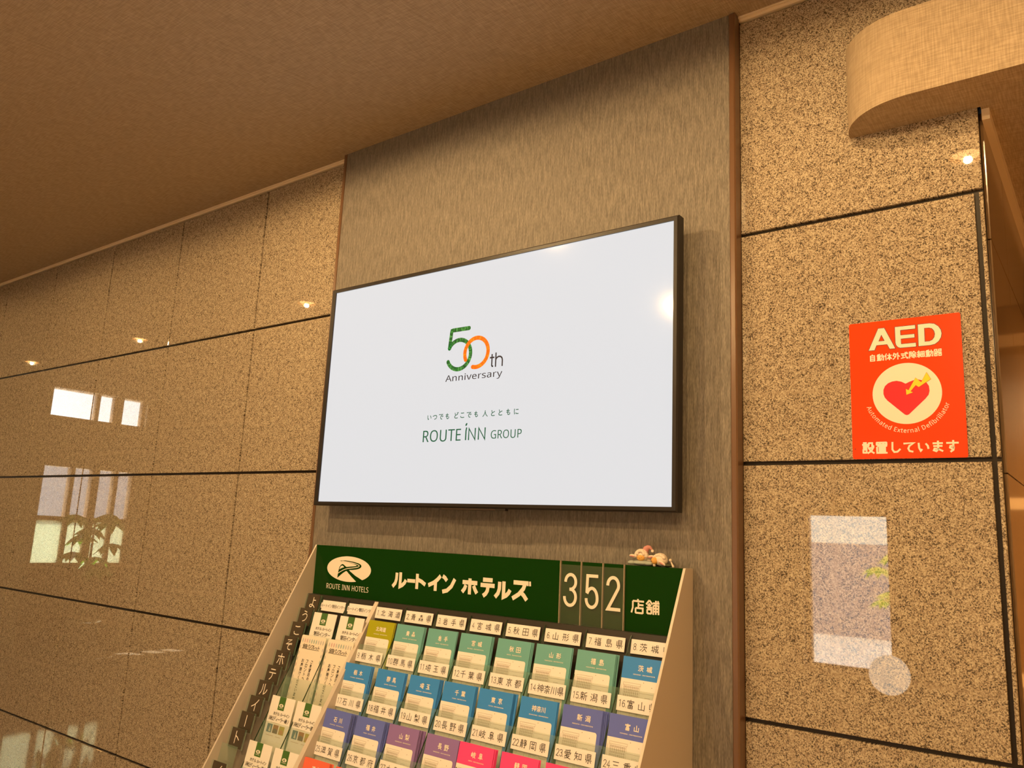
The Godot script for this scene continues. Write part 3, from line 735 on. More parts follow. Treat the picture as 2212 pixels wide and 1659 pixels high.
func build_walls() -> void:
	var rows := [0.0, 0.5484, 1.0912, 1.638, 2.184, 2.7515]
	var wall := structure("wall_back")
	var st := begin()
	box(st, Vector3(-7.2, 0.0, -0.22), Vector3(0.474, CEIL, -0.010))
	box(st, Vector3(0.474, 0.0, -0.22), Vector3(1.921, CEIL, -0.002))
	box(st, Vector3(1.921, 0.0, -0.22), Vector3(2.424, CEIL, -0.010))
	box(st, Vector3(2.424, 2.47, -0.22), Vector3(4.6, CEIL, -0.010))
	obj("joint_bed", st.commit(), M.sealant, wall)
	for r in 5:
		for c in 13:
			var x1 := 0.0 - 0.6 * (c - 1)
			var x0 := x1 - 0.6
			if c == 0:
				x0 = 0.0
				x1 = 0.4785
			slab(wall, maxf(x0, -7.2), x1, rows[r], rows[r + 1])
		if r < 4:
			slab(wall, 1.9165, 2.4125, rows[r], rows[r + 1])
			slab(wall, 2.4125, 2.4285, rows[r], rows[r + 1])
		else:
			slab(wall, 1.9165, 2.4285, rows[r], rows[r + 1])
	# cream moulding where the granite meets the ceiling
	var n := 0
	for x in [[-7.2, 0.474], [1.921, 2.424]]:
		n += 1
		st = begin()
		box(st, Vector3(x[0], 2.7515, -0.010), Vector3(x[1], CEIL, 0.004))
		box(st, Vector3(x[0], 2.7585, 0.004), Vector3(x[1], CEIL, 0.009))
		struct_mesh("trim_%d" % n, st.commit(), M.cream)

func downlight_spots() -> Array:
	return [[-4.91, 1.16, 0.7], [-3.11, 1.16, 0.7], [-1.19, 1.15, 0.6], [0.70, 1.16, 1.6], [2.28, 1.09, 0.95], [3.60, 2.40, 1.6], [0.70, 2.37, 2.0], [2.60, 3.6, 3.6]]  # the two far-right lobby spots are added, unseen lamps that lift the bounce light

func build_ceiling() -> void:
	var c := CSGCombiner3D.new()
	c.name = "ceiling"
	add_child(c)
	c.set_meta("kind", "structure")
	var b := CSGBox3D.new()
	b.name = "paper_sheet"
	b.size = Vector3(10.2, 0.16, 5.6)
	b.position = Vector3(-0.5, CEIL + 0.08, 2.55)
	b.material = M.weave
	c.add_child(b)
	for s in downlight_spots():
		var h := CSGCylinder3D.new()
		h.name = "lamp_hole"
		h.operation = CSGShape3D.OPERATION_SUBTRACTION
		h.radius = 0.058
		h.height = 0.24
		h.sides = 32
		h.position = Vector3(s[0], CEIL + 0.02, s[1])
		h.material = M.weave
		c.add_child(h, true)
	var names := {
		-4.91: "recessed ceiling downlight closest to the glass entrance door",
		-3.11: "recessed ceiling downlight along the granite wall, second from the entrance door",
	}
	for s in downlight_spots():
		var label := "one of three recessed downlights in mid lobby, two of them added unseen for fill light"
		var near: bool = s[1] < 1.5
		if near:
			label = names.get(s[0], "recessed ceiling downlight along the granite wall left of the papered panel" if s[0] < 0.0 else "recessed ceiling downlight in front of the wall screen" if s[0] < 2.0 else "recessed ceiling downlight beside the curved soffit")
		var t := thing("downlight", label, "downlight", Vector3(s[0], CEIL, s[1]), "" if near else "downlights in the middle of the lobby")
		var st := begin()
		lathe(st, [0.056, 0.001, 0.066, -0.003, 0.064, -0.006, 0.055, -0.004, 0.056, 0.001], 32)
		obj("ring", st.commit(), M.lamp_ring, t)
		st = begin()
		lathe(st, [0.057, 0.0, 0.052, 0.03, 0.040, 0.085, 0.030, 0.10], 32)
		obj("reflector", st.commit(), M.lamp_can, t)
		st = begin()
		lathe(st, [0.0, -0.006, 0.02, -0.004, 0.044, 0.006, 0.050, 0.014, 0.0, 0.03], 24)
		obj("bulb", st.commit(), glow(1.0, 0.50, 0.16, 9.0), t)
		var l := SpotLight3D.new()
		l.name = "downlight_beam"
		l.position = Vector3(0, -0.014, 0)
		l.rotation_degrees.x = -90
		l.light_color = WARM
		l.light_energy = s[2]
		l.light_size = 0.012
		l.spot_angle = 89.0
		l.spot_angle_attenuation = 0.14
		l.spot_range = 12.0
		l.spot_attenuation = 2.0
		l.shadow_enabled = true
		t.add_child(l)

func build_panel() -> void:
	var t := thing("wall_panel", "tall grey-brown papered wall panel with brown edge trims behind the screen", "panel", Vector3(1.19, 0.0, 0.0))
	var o := Vector3(1.19, 0, 0)
	obj("face", box_mesh(Vector3(0.490, 0, 0) - o, Vector3(1.9045, CEIL, 0.028) - o), M.panel, t)
	var st := begin()
	bevel_box(st, Vector3(0.4755, 0, 0) - o, Vector3(0.4885, CEIL, 0.030) - o, 0.0015)
	obj("edge_trim", st.commit(), M.trim, t)
	st = begin()
	bevel_box(st, Vector3(1.9045, 0, 0) - o, Vector3(1.9205, CEIL, 0.033) - o, 0.0030)
	obj("edge_trim", st.commit(), M.trim, t)

func build_recess() -> void:
	# soffit with a rounded end over the opening beside the granite
	var prof := PackedVector2Array()
	for k in 25:
		var a := PI / 2 * k / 24.0
		prof.append(Vector2(2.32 - 0.145 * cos(a), 0.127 * sin(a)))
	prof.append(Vector2(4.6, 0.127))
	prof.append(Vector2(4.6, 0.0))
	var st := begin()
	for k in prof.size() - 1:
		var a := prof[k]
		var b := prof[k + 1]
		var na := Vector3(-cos(PI / 2 * k / 24.0) * 0.127, 0, sin(PI / 2 * k / 24.0) * 0.145).normalized() if k < 25 else Vector3.BACK
		var nb := Vector3(-cos(PI / 2 * (k + 1) / 24.0) * 0.127, 0, sin(PI / 2 * (k + 1) / 24.0) * 0.145).normalized() if k < 24 else Vector3.BACK
		if k >= 24:
			na = Vector3.BACK
		var p := [Vector3(a.x, 2.556, a.y), Vector3(b.x, 2.556, b.y), Vector3(b.x, 2.364, b.y), Vector3(a.x, 2.364, a.y)]
		for v in [[0, na], [1, nb], [2, nb], [0, na], [2, nb], [3, na]]:
			st.set_normal(v[1])
			st.set_uv(Vector2.ZERO)
			st.add_vertex(p[v[0]])
	for y in [2.556, 2.364]:
		for k in prof.size() - 2:
			var q := [Vector3(prof[prof.size() - 1].x, y, 0.0), Vector3(prof[k].x, y, prof[k].y), Vector3(prof[k + 1].x, y, prof[k + 1].y)]
			if y > 2.5:
				tri(st, q[0], q[1], q[2])
			else:
				tri(st, q[0], q[2], q[1])
	var so := obj("curved_soffit", st.commit(), M.weave)
	tag(so, "rounded fabric-papered soffit box jutting from the granite at the ceiling", "soffit")
	# the recess behind the granite's end
	struct_mesh("ceiling_recess", box_mesh(Vector3(2.43, 2.364, -1.75), Vector3(4.6, 2.48, 0.0)), M.weave)
	var wl := structure("wall_recess_left")
	for y in [[0.0, 0.52], [0.523, 1.068], [1.071, 1.612], [1.615, 2.085], [2.088, 2.364]]:
		for z in [[-0.34, -0.030], [-0.95, -0.343], [-1.56, -0.953]]:
			obj("veneer_panel", box_mesh(Vector3(2.32, y[0], z[0]), Vector3(2.430, y[1], z[1])), M.veneer, wl)
	obj("panel_bed", box_mesh(Vector3(2.31, 0, -1.6), Vector3(2.4275, 2.364, -0.22)), M.sealant, wl)
	struct_mesh("trim_3", box_mesh(Vector3(2.430, 2.340, -1.56), Vector3(2.4445, 2.364, -0.012)), M.cream)
	var wb := structure("wall_recess_back")
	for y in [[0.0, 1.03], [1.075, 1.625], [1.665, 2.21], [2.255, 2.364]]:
		obj("veneer_panel", box_mesh(Vector3(2.43, y[0], -1.75), Vector3(4.6, y[1], -1.56)), M.veneer if y[0] > 0.5 else M.wood, wb)  # lowest panel takes a lighter wood: its lit look is put into the colour
	for y in [[1.03, 1.075], [1.625, 1.665], [2.21, 2.255]]:
		obj("inlay_strip", box_mesh(Vector3(2.43, y[0], -1.75), Vector3(4.6, y[1], -1.556)), M.cream, wb)
	var t := thing("recess_downlight", "round surface downlight on the low ceiling of the veneered recess", "downlight", Vector3(3.15, 2.364, -0.75))
	st = begin()
	lathe(st, [0.0, -0.012, 0.05, -0.012, 0.06, -0.006, 0.06, 0.0], 28)
	obj("ring", st.commit(), M.lamp_ring, t)
	st = begin()
	lathe(st, [0.0, -0.0135, 0.045, -0.0135, 0.046, -0.012], 28)
	obj("diffuser", st.commit(), glow(1.0, 0.75, 0.42, 4.0), t)
	var l := SpotLight3D.new()
	l.name = "recess_beam"
	l.position = Vector3(0, -0.03, 0)
	l.rotation_degrees.x = -90
	l.light_color = Color(1.0, 0.74, 0.42)
	l.light_energy = 6.0
	l.light_size = 0.045
	l.spot_angle = 80.0
	l.spot_range = 6.0
	l.spot_attenuation = 2.0
	l.shadow_enabled = true
	t.add_child(l)

func build_far_room() -> void:
	struct_mesh("floor", box_mesh(Vector3(-7.4, -0.12, -1.75), Vector3(4.8, 0.0, 5.5)), M.floor)
	struct_mesh("wall_right", box_mesh(Vector3(4.6, 0, -1.75), Vector3(4.8, 3.4, 5.5)), M.plaster)
	struct_mesh("ceiling_entrance", box_mesh(Vector3(-7.4, 3.2, -0.22), Vector3(-5.6, 3.4, 5.5)), M.plaster)
	struct_mesh("wall_entrance_step", box_mesh(Vector3(-5.68, CEIL, -0.22), Vector3(-5.6, 3.4, 5.5)), M.plaster)
	struct_mesh("wall_entrance_back", box_mesh(Vector3(-7.4, 2.764, -0.22), Vector3(-5.6, 3.4, 0.0)), M.plaster)
	# wall behind the viewer, with a window onto the street
	var wf := structure("wall_front")
	var st := begin()
	box(st, Vector3(-7.4, 0, 5.3), Vector3(0.40, 3.4, 5.5))
	box(st, Vector3(1.10, 0, 5.3), Vector3(4.8, 3.4, 5.5))
	box(st, Vector3(0.40, 0, 5.3), Vector3(1.10, 0.50, 5.5))
	box(st, Vector3(0.40, 2.10, 5.3), Vector3(1.10, 3.4, 5.5))
	obj("plaster_face", st.commit(), M.plaster, wf)
	var w1 := structure("window_1")
	st = begin()
	for q in [[0.40, 0.50, 0.44, 2.10], [1.06, 0.50, 1.10, 2.10], [0.44, 0.50, 1.06, 0.54], [0.44, 2.06, 1.06, 2.10]]:
		box(st, Vector3(q[0], q[1], 5.36), Vector3(q[2], q[3], 5.42))
	obj("frame", st.commit(), M.wood, w1)
	obj("pane", box_mesh(Vector3(0.44, 0.54, 5.385), Vector3(1.06, 1.75, 5.391)), M.pane, w1)
	obj("fascia_panel", box_mesh(Vector3(0.44, 1.75, 5.38), Vector3(1.06, 2.06, 5.40)), mat(0.42, 0.42, 0.42, 0.6), w1)
	var blind := mat(0.80, 0.68, 0.45, 0.7)
	blind.backlight_enabled = true
	blind.backlight = Color(0.95, 0.85, 0.62)
	var bl := obj("roller_blind", box_mesh(Vector3(0.62, 1.75, 5.285), Vector3(1.095, 1.935, 5.295)), blind)
	tag(bl, "short cream roller blind hanging inside the street window", "blind")
	# entrance wall at the far end: door, fanlight and a side pane
	var wl := structure("wall_left")
	st = begin()
	box(st, Vector3(-7.4, 0, -0.22), Vector3(-7.2, 3.4, 2.32))
	box(st, Vector3(-7.4, 0, 3.48), Vector3(-7.2, 3.4, 5.5))
	box(st, Vector3(-7.4, 2.02, 2.32), Vector3(-7.2, 2.60, 3.48))
	box(st, Vector3(-7.4, 2.93, 2.32), Vector3(-7.2, 3.4, 3.48))
	obj("plaster_face", st.commit(), M.plaster, wl)
	var w2 := structure("window_2")
	st = begin()
	for z in [[2.32, 2.36], [2.86, 2.91], [3.08, 3.20], [3.44, 3.48]]:
		box(st, Vector3(-7.33, 2.60, z[0]), Vector3(-7.26, 2.93, z[1]))
	obj("mullion", st.commit(), M.wood, w2)
	for z in [[2.36, 2.86], [2.91, 3.08], [3.20, 3.44]]:
		obj("pane", box_mesh(Vector3(-7.30, 2.60, z[0]), Vector3(-7.294, 2.93, z[1])), M.pane, w2)
	var d := structure("door_1")
	st = begin()
	for z in [[2.32, 2.38], [2.68, 2.73], [2.93, 3.02], [3.20, 3.25], [3.42, 3.48]]:
		box(st, Vector3(-7.34, 0.0, z[0]), Vector3(-7.25, 2.02, z[1]))
	for z in [[2.38, 2.68], [2.73, 2.93], [3.02, 3.20], [3.25, 3.42]]:
		box(st, Vector3(-7.33, 1.40, z[0]), Vector3(-7.26, 1.45, z[1]))
		box(st, Vector3(-7.33, 0.0, z[0]), Vector3(-7.26, 0.92, z[1]))
	obj("frame", st.commit(), M.wood, d)
	for z in [[2.38, 2.68], [2.73, 2.93], [3.02, 3.20], [3.25, 3.42]]:
		obj("pane", box_mesh(Vector3(-7.30, 1.45, z[0]), Vector3(-7.294, 2.02, z[1])), M.pane, d)
		obj("frosted_pane", box_mesh(Vector3(-7.30, 0.92, z[0]), Vector3(-7.294, 1.40, z[1])), M.frost, d)
	struct_mesh("floor_outside", box_mesh(Vector3(-40, -0.3, -30), Vector3(40, -0.14, 40)), mat(0.5, 0.48, 0.44, 0.9))
	struct_mesh("wall_street", box_mesh(Vector3(-14, -0.14, 15.0), Vector3(16, 1.62, 15.3)), mat(0.34, 0.32, 0.36, 0.8))
	struct_mesh("wall_opposite", box_mesh(Vector3(-15.0, -0.14, -4.0), Vector3(-14.0, 3.1, 14.0)), mat(0.36, 0.33, 0.31, 0.8))

func build_screen() -> void:
	var c := Vector3(1.1856, 1.8738, 0.0)
	var t := thing("wall_screen", "large flat wall screen in a dark frame showing a white anniversary page", "television", Vector3(1.1856, 1.5215, 0.03))
	var o := t.position
	var x0 := 0.5645
	var x1 := 1.8066
	var y0 := 1.5215
	var y1 := 2.2264
	# frame: four mitred bars with a chamfered outer edge
	var ix0 := 1.1892 - 0.6048
	var ix1 := 1.1892 + 0.6048
	var iy0 := 1.8736 - 0.3402
	var iy1 := 1.8736 + 0.3402
	var st := begin()
	var out_ := [Vector3(x0, y1, 0), Vector3(x1, y1, 0), Vector3(x1, y0, 0), Vector3(x0, y0, 0)]
	var inn := [Vector3(ix0, iy1, 0), Vector3(ix1, iy1, 0), Vector3(ix1, iy0, 0), Vector3(ix0, iy0, 0)]
	var sgn := [Vector3(1, -1, 0), Vector3(-1, -1, 0), Vector3(-1, 1, 0), Vector3(1, 1, 0)]
	for k in 4:
		var l := (k + 1) % 4
		var f := Vector3(0, 0, 0.1022) - o
		var ch: Vector3 = sgn[k] * 0.0035
		var cl: Vector3 = sgn[l] * 0.0035
		quad(st, out_[k] + ch + f, out_[l] + cl + f, inn[l] + f, inn[k] + f)
		var e := Vector3(0, 0, 0.0985) - o
		quad(st, out_[k] + e, out_[l] + e, out_[l] + cl + f, out_[k] + ch + f)
		var b := Vector3(0, 0, 0.074) - o
		quad(st, out_[k] + b, out_[l] + b, out_[l] + e, out_[k] + e)
		var g := Vector3(0, 0, 0.0985) - o
		quad(st, inn[k] + f, inn[l] + f, inn[l] + g, inn[k] + g)
	obj("frame", st.commit(), M.bezel, t)
	st = begin()
	box(st, Vector3(x0 + 0.004, y0 + 0.004, 0.070) - o, Vector3(x1 - 0.004, y1 - 0.004, 0.0965) - o)
	box(st, Vector3(x0 + 0.16, y0 + 0.10, 0.045) - o, Vector3(x1 - 0.16, y1 - 0.12, 0.070) - o)
	obj("back_shell", st.commit(), M.bezel_dark, t)
	st = begin()
	box(st, Vector3(0.95, 1.70, 0.028) - o, Vector3(1.42, 2.05, 0.046) - o)
	obj("wall_bracket", st.commit(), M.bezel_dark, t)
	# receiver lip under the frame
	st = begin()
	box(st, Vector3(1.098, 1.5165, 0.088) - o, Vector3(1.325, 1.5222, 0.101) - o)
	var lip := obj("receiver_lip", st.commit(), M.bezel, t)
	st = begin()
	box(st, Vector3(1.104, 1.5172, 0.101) - o, Vector3(1.292, 1.5206, 0.1016) - o)
	obj("receiver_window", st.commit(), mat(0.05, 0.035, 0.03, 0.08), lip)
	var disp := obj("display", box_mesh(Vector3(ix0, iy0, 0.097) - o, Vector3(ix1, iy1, 0.0985) - o), screen_glow(), t)
	# what the page shows, laid on the display
	var at := Vector3(1.1892, 1.8736, 0.0) - o
	var z := 0.0988
	var facets := {"green": begin(), "light": begin(), "deep": begin(), "orange": begin(), "amber": begin()}
	var five := [pv([-0.0233, 0.1509, -0.0875, 0.1509, -0.0926, 0.0985])]
	var curl := oval(-0.0560, 0.0775, 0.0432, 0.0425, 60, 2.60, -2.70)
	five.append(pv([-0.0926, 0.0985, -0.0905, 0.1020]))
	five.append(curl)
	for p: PackedVector2Array in five:
		facet_ribbon(facets, ["green", "deep", "green", "light"], dense(p, 0.005), 0.0122, z, at)
	var ring := oval(0.0083, 0.0772, 0.0418, 0.0418, 72, 0.0, TAU)
	ring.append(ring[0])
	var ring_top := PackedVector2Array()
	for k in ring.size():
		var a := TAU * k / 72.0
		if not (a > deg_to_rad(209) and a < deg_to_rad(251)):
			ring_top.append(ring[k])
		elif ring_top.size() > 1:
			facet_ribbon(facets, ["orange", "orange", "amber"], ring_top, 0.0120, z + 0.0003, at)
			ring_top = PackedVector2Array()
	facet_ribbon(facets, ["orange", "orange", "amber"], ring_top, 0.0120, z + 0.0003, at)
	var tones := {"green": glow(0.020, 0.17, 0.022, 0.9), "light": glow(0.10, 0.38, 0.07, 0.9), "deep": glow(0.012, 0.085, 0.024, 0.9), "orange": glow(1.0, 0.17, 0.004, 0.95), "amber": glow(1.0, 0.29, 0.008, 0.95)}
	for k in facets:
		obj("numeral_facets", facets[k].commit(), tones[k], disp)
	st = begin()
	var w := 0.0042
	for p in [[0.0650, 0.0655, 0.0652, 0.0350, 0.0668, 0.0322, 0.0694, 0.0322], [0.0586, 0.0568, 0.0722, 0.0567], [0.0784, 0.0685, 0.0786, 0.0306], [0.0786, 0.0500, 0.0820, 0.0550, 0.0880, 0.0578, 0.0950, 0.0570, 0.0996, 0.0530, 0.1014, 0.0470, 0.1015, 0.0308]]:
		ribbon(st, shift(pv(p), at), w, z + at.z, 0.25)
	text_fit(st, "Anniversary", at.x - 0.1011, at.y - 0.0042, at.x + 0.1030, at.y + 0.0206, sans, z + at.z)
	obj("anniversary_lettering", st.commit(), glow(0.040, 0.030, 0.034, 0.7), disp)
	st = begin()
	var kana := "いつでもどこでも人とともに"
	var px := [200, 322, 447, 583, 762, 890, 1022, 1165, 1340, 1490, 1632, 1780, 1925]
	for k in kana.length():
		write_sign(st, kana[k], at.x - 0.1625 + (px[k] - 200) * 0.0001795, at.y - 0.0880, 0.0178, 0.0182, 0.0021, z + at.z)
	text_fit(st, "ROUTE", at.x - 0.1739, at.y - 0.1688, at.x - 0.0315, at.y - 0.1350, sans, z + at.z)
	ribbon(st, shift(pv([-0.0134, -0.1672, -0.0134, -0.1420, -0.0116, -0.1330]), at), 0.0044, z + at.z, 0.1)
	for q in [[-0.0048, 0.0217], [0.0297, 0.0559]]:
		ribbon(st, shift(pv([q[0] + 0.002, -0.1672, q[0] + 0.002, -0.1360, q[1] - 0.002, -0.1672, q[1] - 0.002, -0.1360]), at), 0.0042, z + at.z, 0.15)
	var dot := PackedVector2Array()
	for v in oval(0, 0, 0.0027, 0.0046, 20):
		dot.append(v.rotated(-0.6) + Vector2(at.x - 0.0133, at.y - 0.1243))
	poly(st, dot, z + at.z)
	text_fit(st, "GROUP", at.x + 0.0744, at.y - 0.1675, at.x + 0.1767, at.y - 0.1445, sans, z + at.z)
	obj("company_lettering", st.commit(), glow(0.014, 0.125, 0.055, 0.9), disp)
	var l := AreaLight3D.new()
	l.name = "screen_light"
	l.position = Vector3(1.1892, 1.8736, 0.108) - o
	l.rotation_degrees.y = 180
	l.area_size = Vector2(1.19, 0.66)
	l.light_color = Color(0.95, 0.97, 1.0)
	l.light_energy = 0.12
	l.shadow_enabled = true
	t.add_child(l)

func screen_glow() -> StandardMaterial3D:
	var m := glow(0.94, 0.96, 1.0, 0.75, 0.08)
	m.metallic_specular = 0.22
	return m

func shift(p: PackedVector2Array, at: Vector3) -> PackedVector2Array:
	var o := PackedVector2Array()
	for v in p:
		o.append(v + Vector2(at.x, at.y))
	return o

func dense(p: PackedVector2Array, step: float) -> PackedVector2Array:
	var o := PackedVector2Array([p[0]])
	for k in p.size() - 1:
		var n := maxi(1, int(p[k].distance_to(p[k + 1]) / step))
		for i in n:
			o.append(p[k].lerp(p[k + 1], (i + 1.0) / n))
	return o

func facet_ribbon(sets: Dictionary, tones: Array, p: PackedVector2Array, w: float, z: float, at: Vector3) -> void:
	# a stroke broken into small triangles of varying tone, like cut leaves
	var l := []
	var r := []
	for k in p.size():
		var d := (p[mini(k + 1, p.size() - 1)] - p[maxi(k - 1, 0)]).normalized()
		var n := Vector2(-d.y, d.x) * w * 0.5
		l.append(p[k] + n)
		r.append(p[k] - n)
	for k in p.size() - 1:
		var m := (p[k] + p[k + 1]) * 0.5 + Vector2(rng.randf_range(-1, 1), rng.randf_range(-1, 1)) * w * 0.25
		for q in [[l[k], l[k + 1]], [l[k + 1], r[k + 1]], [r[k + 1], r[k]], [r[k], l[k]]]:
			var st: SurfaceTool = sets[tones[rng.randi() % tones.size()]]
			poly(st, shift(PackedVector2Array([m, q[0], q[1]]), at), z + at.z)
	for e in [p[0], p[p.size() - 1]]:
		poly(sets[tones[0]], shift(oval(e.x, e.y, w * 0.5, w * 0.5, 16), at), z + at.z - 0.0001)

func build_aed_sign() -> void:
	var t := thing("aed_sign", "orange AED sign with a red heart and yellow bolt on the granite", "sign", Vector3(2.158, 1.643, 0.0))
	t.rotation.z = -0.004
	var pts := PackedVector2Array()
	var r := 0.004
	for q in [[0.2118 - r, 0.2905 - r, 0.0], [r, 0.2905 - r, PI / 2], [r, r, PI], [0.2118 - r, r, PI * 1.5]]:
		for k in 7:
			pts.append(Vector2(q[0] + r * cos(q[2] + PI / 2 * k / 6.0), q[1] + r * sin(q[2] + PI / 2 * k / 6.0)))
	var st := begin()
	prism(st, pts, 0.0005, 0.0028)
	obj("plate", st.commit(), mat(0.95, 0.054, 0.002, 0.26, 0.35), t)
	var white := mat(0.80, 0.74, 0.62, 0.35)
	var maroon := mat(0.10, 0.004, 0.012, 0.4)
	var z := 0.0030
	var letters := [
		pv([0.0366, 0.2276, 0.0577, 0.2757, 0.0709, 0.2757, 0.0917, 0.2276, 0.0787, 0.2276, 0.0741, 0.2378, 0.0547, 0.2378, 0.0506, 0.2276]),
		pv([0.0898, 0.2752, 0.1303, 0.2752, 0.1303, 0.2653, 0.1020, 0.2653, 0.1020, 0.2564, 0.1283, 0.2564, 0.1283, 0.2468, 0.1020, 0.2468, 0.1026, 0.2377, 0.1303, 0.2376, 0.1303, 0.2276, 0.0993, 0.2277, 0.0945, 0.2300, 0.0910, 0.2350, 0.0898, 0.2407]),
		pv([0.1332, 0.2754, 0.1560, 0.2754, 0.1650, 0.2735, 0.1725, 0.2670, 0.1768, 0.2590, 0.1780, 0.2512, 0.1765, 0.2430, 0.1720, 0.2350, 0.1645, 0.2293, 0.1557, 0.2277, 0.1330, 0.2277])]
	var holes := [pv([0.0581, 0.2469, 0.0641, 0.2608, 0.0702, 0.2469]), pv([0.1457, 0.2655, 0.1545, 0.2655, 0.1600, 0.2634, 0.1638, 0.2580, 0.1650, 0.2512, 0.1636, 0.2445, 0.1598, 0.2392, 0.1545, 0.2369, 0.1457, 0.2370])]
	var dark := begin()
	var pale := begin()
	for p: PackedVector2Array in letters:
		poly(dark, p, z)
		for q in Geometry2D.offset_polygon(p, -0.0012):
			poly(pale, q, z + 0.0002)
	for p: PackedVector2Array in holes:
		poly(dark, p, z + 0.0004)
		for q in Geometry2D.offset_polygon(p, -0.0012):
			var orange := begin()
			poly(orange, q, z + 0.0006)
			obj("lettering_counter", orange.commit(), mat(0.95, 0.054, 0.002, 0.26, 0.35), t)
	write_row(pale, "自動体外式除細動器", 0.0383, 0.2192, 0.0140, 0.01540, 0.00205, z + 0.0002)
	text_arc(pale, "Automated External Defibrillator", 0.1077, 0.1330, 0.0845, deg_to_rad(-162.5), deg_to_rad(-17.5), 0.0125, sans, z + 0.0002)
	write_row(pale, "設置しています", 0.0193, 0.0345, 0.0232, 0.02585, 0.0036, z + 0.0002)
	obj("lettering_outline", dark.commit(), maroon, t)
	obj("lettering", pale.commit(), white, t)
	st = begin()
	poly(st, oval(0.1077, 0.1328, 0.0648, 0.0632, 64), z)
	var emblem := obj("emblem", st.commit(), white, t)
	st = begin()
	var heart := PackedVector2Array()
	for q in [[0.1067, 0.0877], [0.1105, 0.0890], [0.1421, 0.1195], [0.1480, 0.1270], [0.1502, 0.1350], [0.1494, 0.1449], [0.1455, 0.1520], [0.1390, 0.1570], [0.1310, 0.1595], [0.1225, 0.1590], [0.1140, 0.1562], [0.1067, 0.1527], [0.0990, 0.1575], [0.0899, 0.1600], [0.0815, 0.1592], [0.0735, 0.1560], [0.0675, 0.1505], [0.0644, 0.1430], [0.0640, 0.1340], [0.0665, 0.1262], [0.0715, 0.1195], [0.1030, 0.0890]]:
		heart.append(Vector2(q[0], q[1]))
	poly(st, heart, z + 0.0003)
	obj("heart", st.commit(), mat(0.72, 0.012, 0.022, 0.3), emblem)
	var bolt := pv([0.1462, 0.1739, 0.1540, 0.1587, 0.1309, 0.1436, 0.1255, 0.1479, 0.1157, 0.1364, 0.1206, 0.1337, 0.1071, 0.1291, 0.1066, 0.1424, 0.1117, 0.1390, 0.1256, 0.1641, 0.1355, 0.1540])
	st = begin()
	poly(st, bolt, z + 0.0005)
	obj("bolt_outline", st.commit(), mat(0.30, 0.10, 0.01, 0.4), emblem)
	st = begin()
	for q in Geometry2D.offset_polygon(bolt, -0.0004):
		poly(st, q, z + 0.0007)
	obj("bolt", st.commit(), mat(0.95, 0.62, 0.01, 0.35), emblem)
	st = begin()
	lathe(st, [0.0, 0.0, 0.0014, 0.0, 0.0010, 0.0006, 0.0, 0.0008], 12)
	var pin := obj("pin_hole", st.commit(), mat(0.25, 0.02, 0.01, 0.5), t, Vector3(0.0052, 0.0210, 0.0028))
	pin.rotation.x = PI / 2

# ---------------------------------------------------------------- brochure rack
const RX0 := 0.5567
const RX1 := 1.8141
const PITCH := 0.1169
const COL0 := 0.8788

func tier_top(k: float) -> Vector2:      # y, z of the top edge of pocket sheet k
	return Vector2(1.2455 - 0.1104 * k, 0.0928 + 0.0591 * k)

func down(p: Vector2, d: float) -> Vector2:
	return Vector2(p.x - d * cos(TILT), p.y + d * sin(TILT))

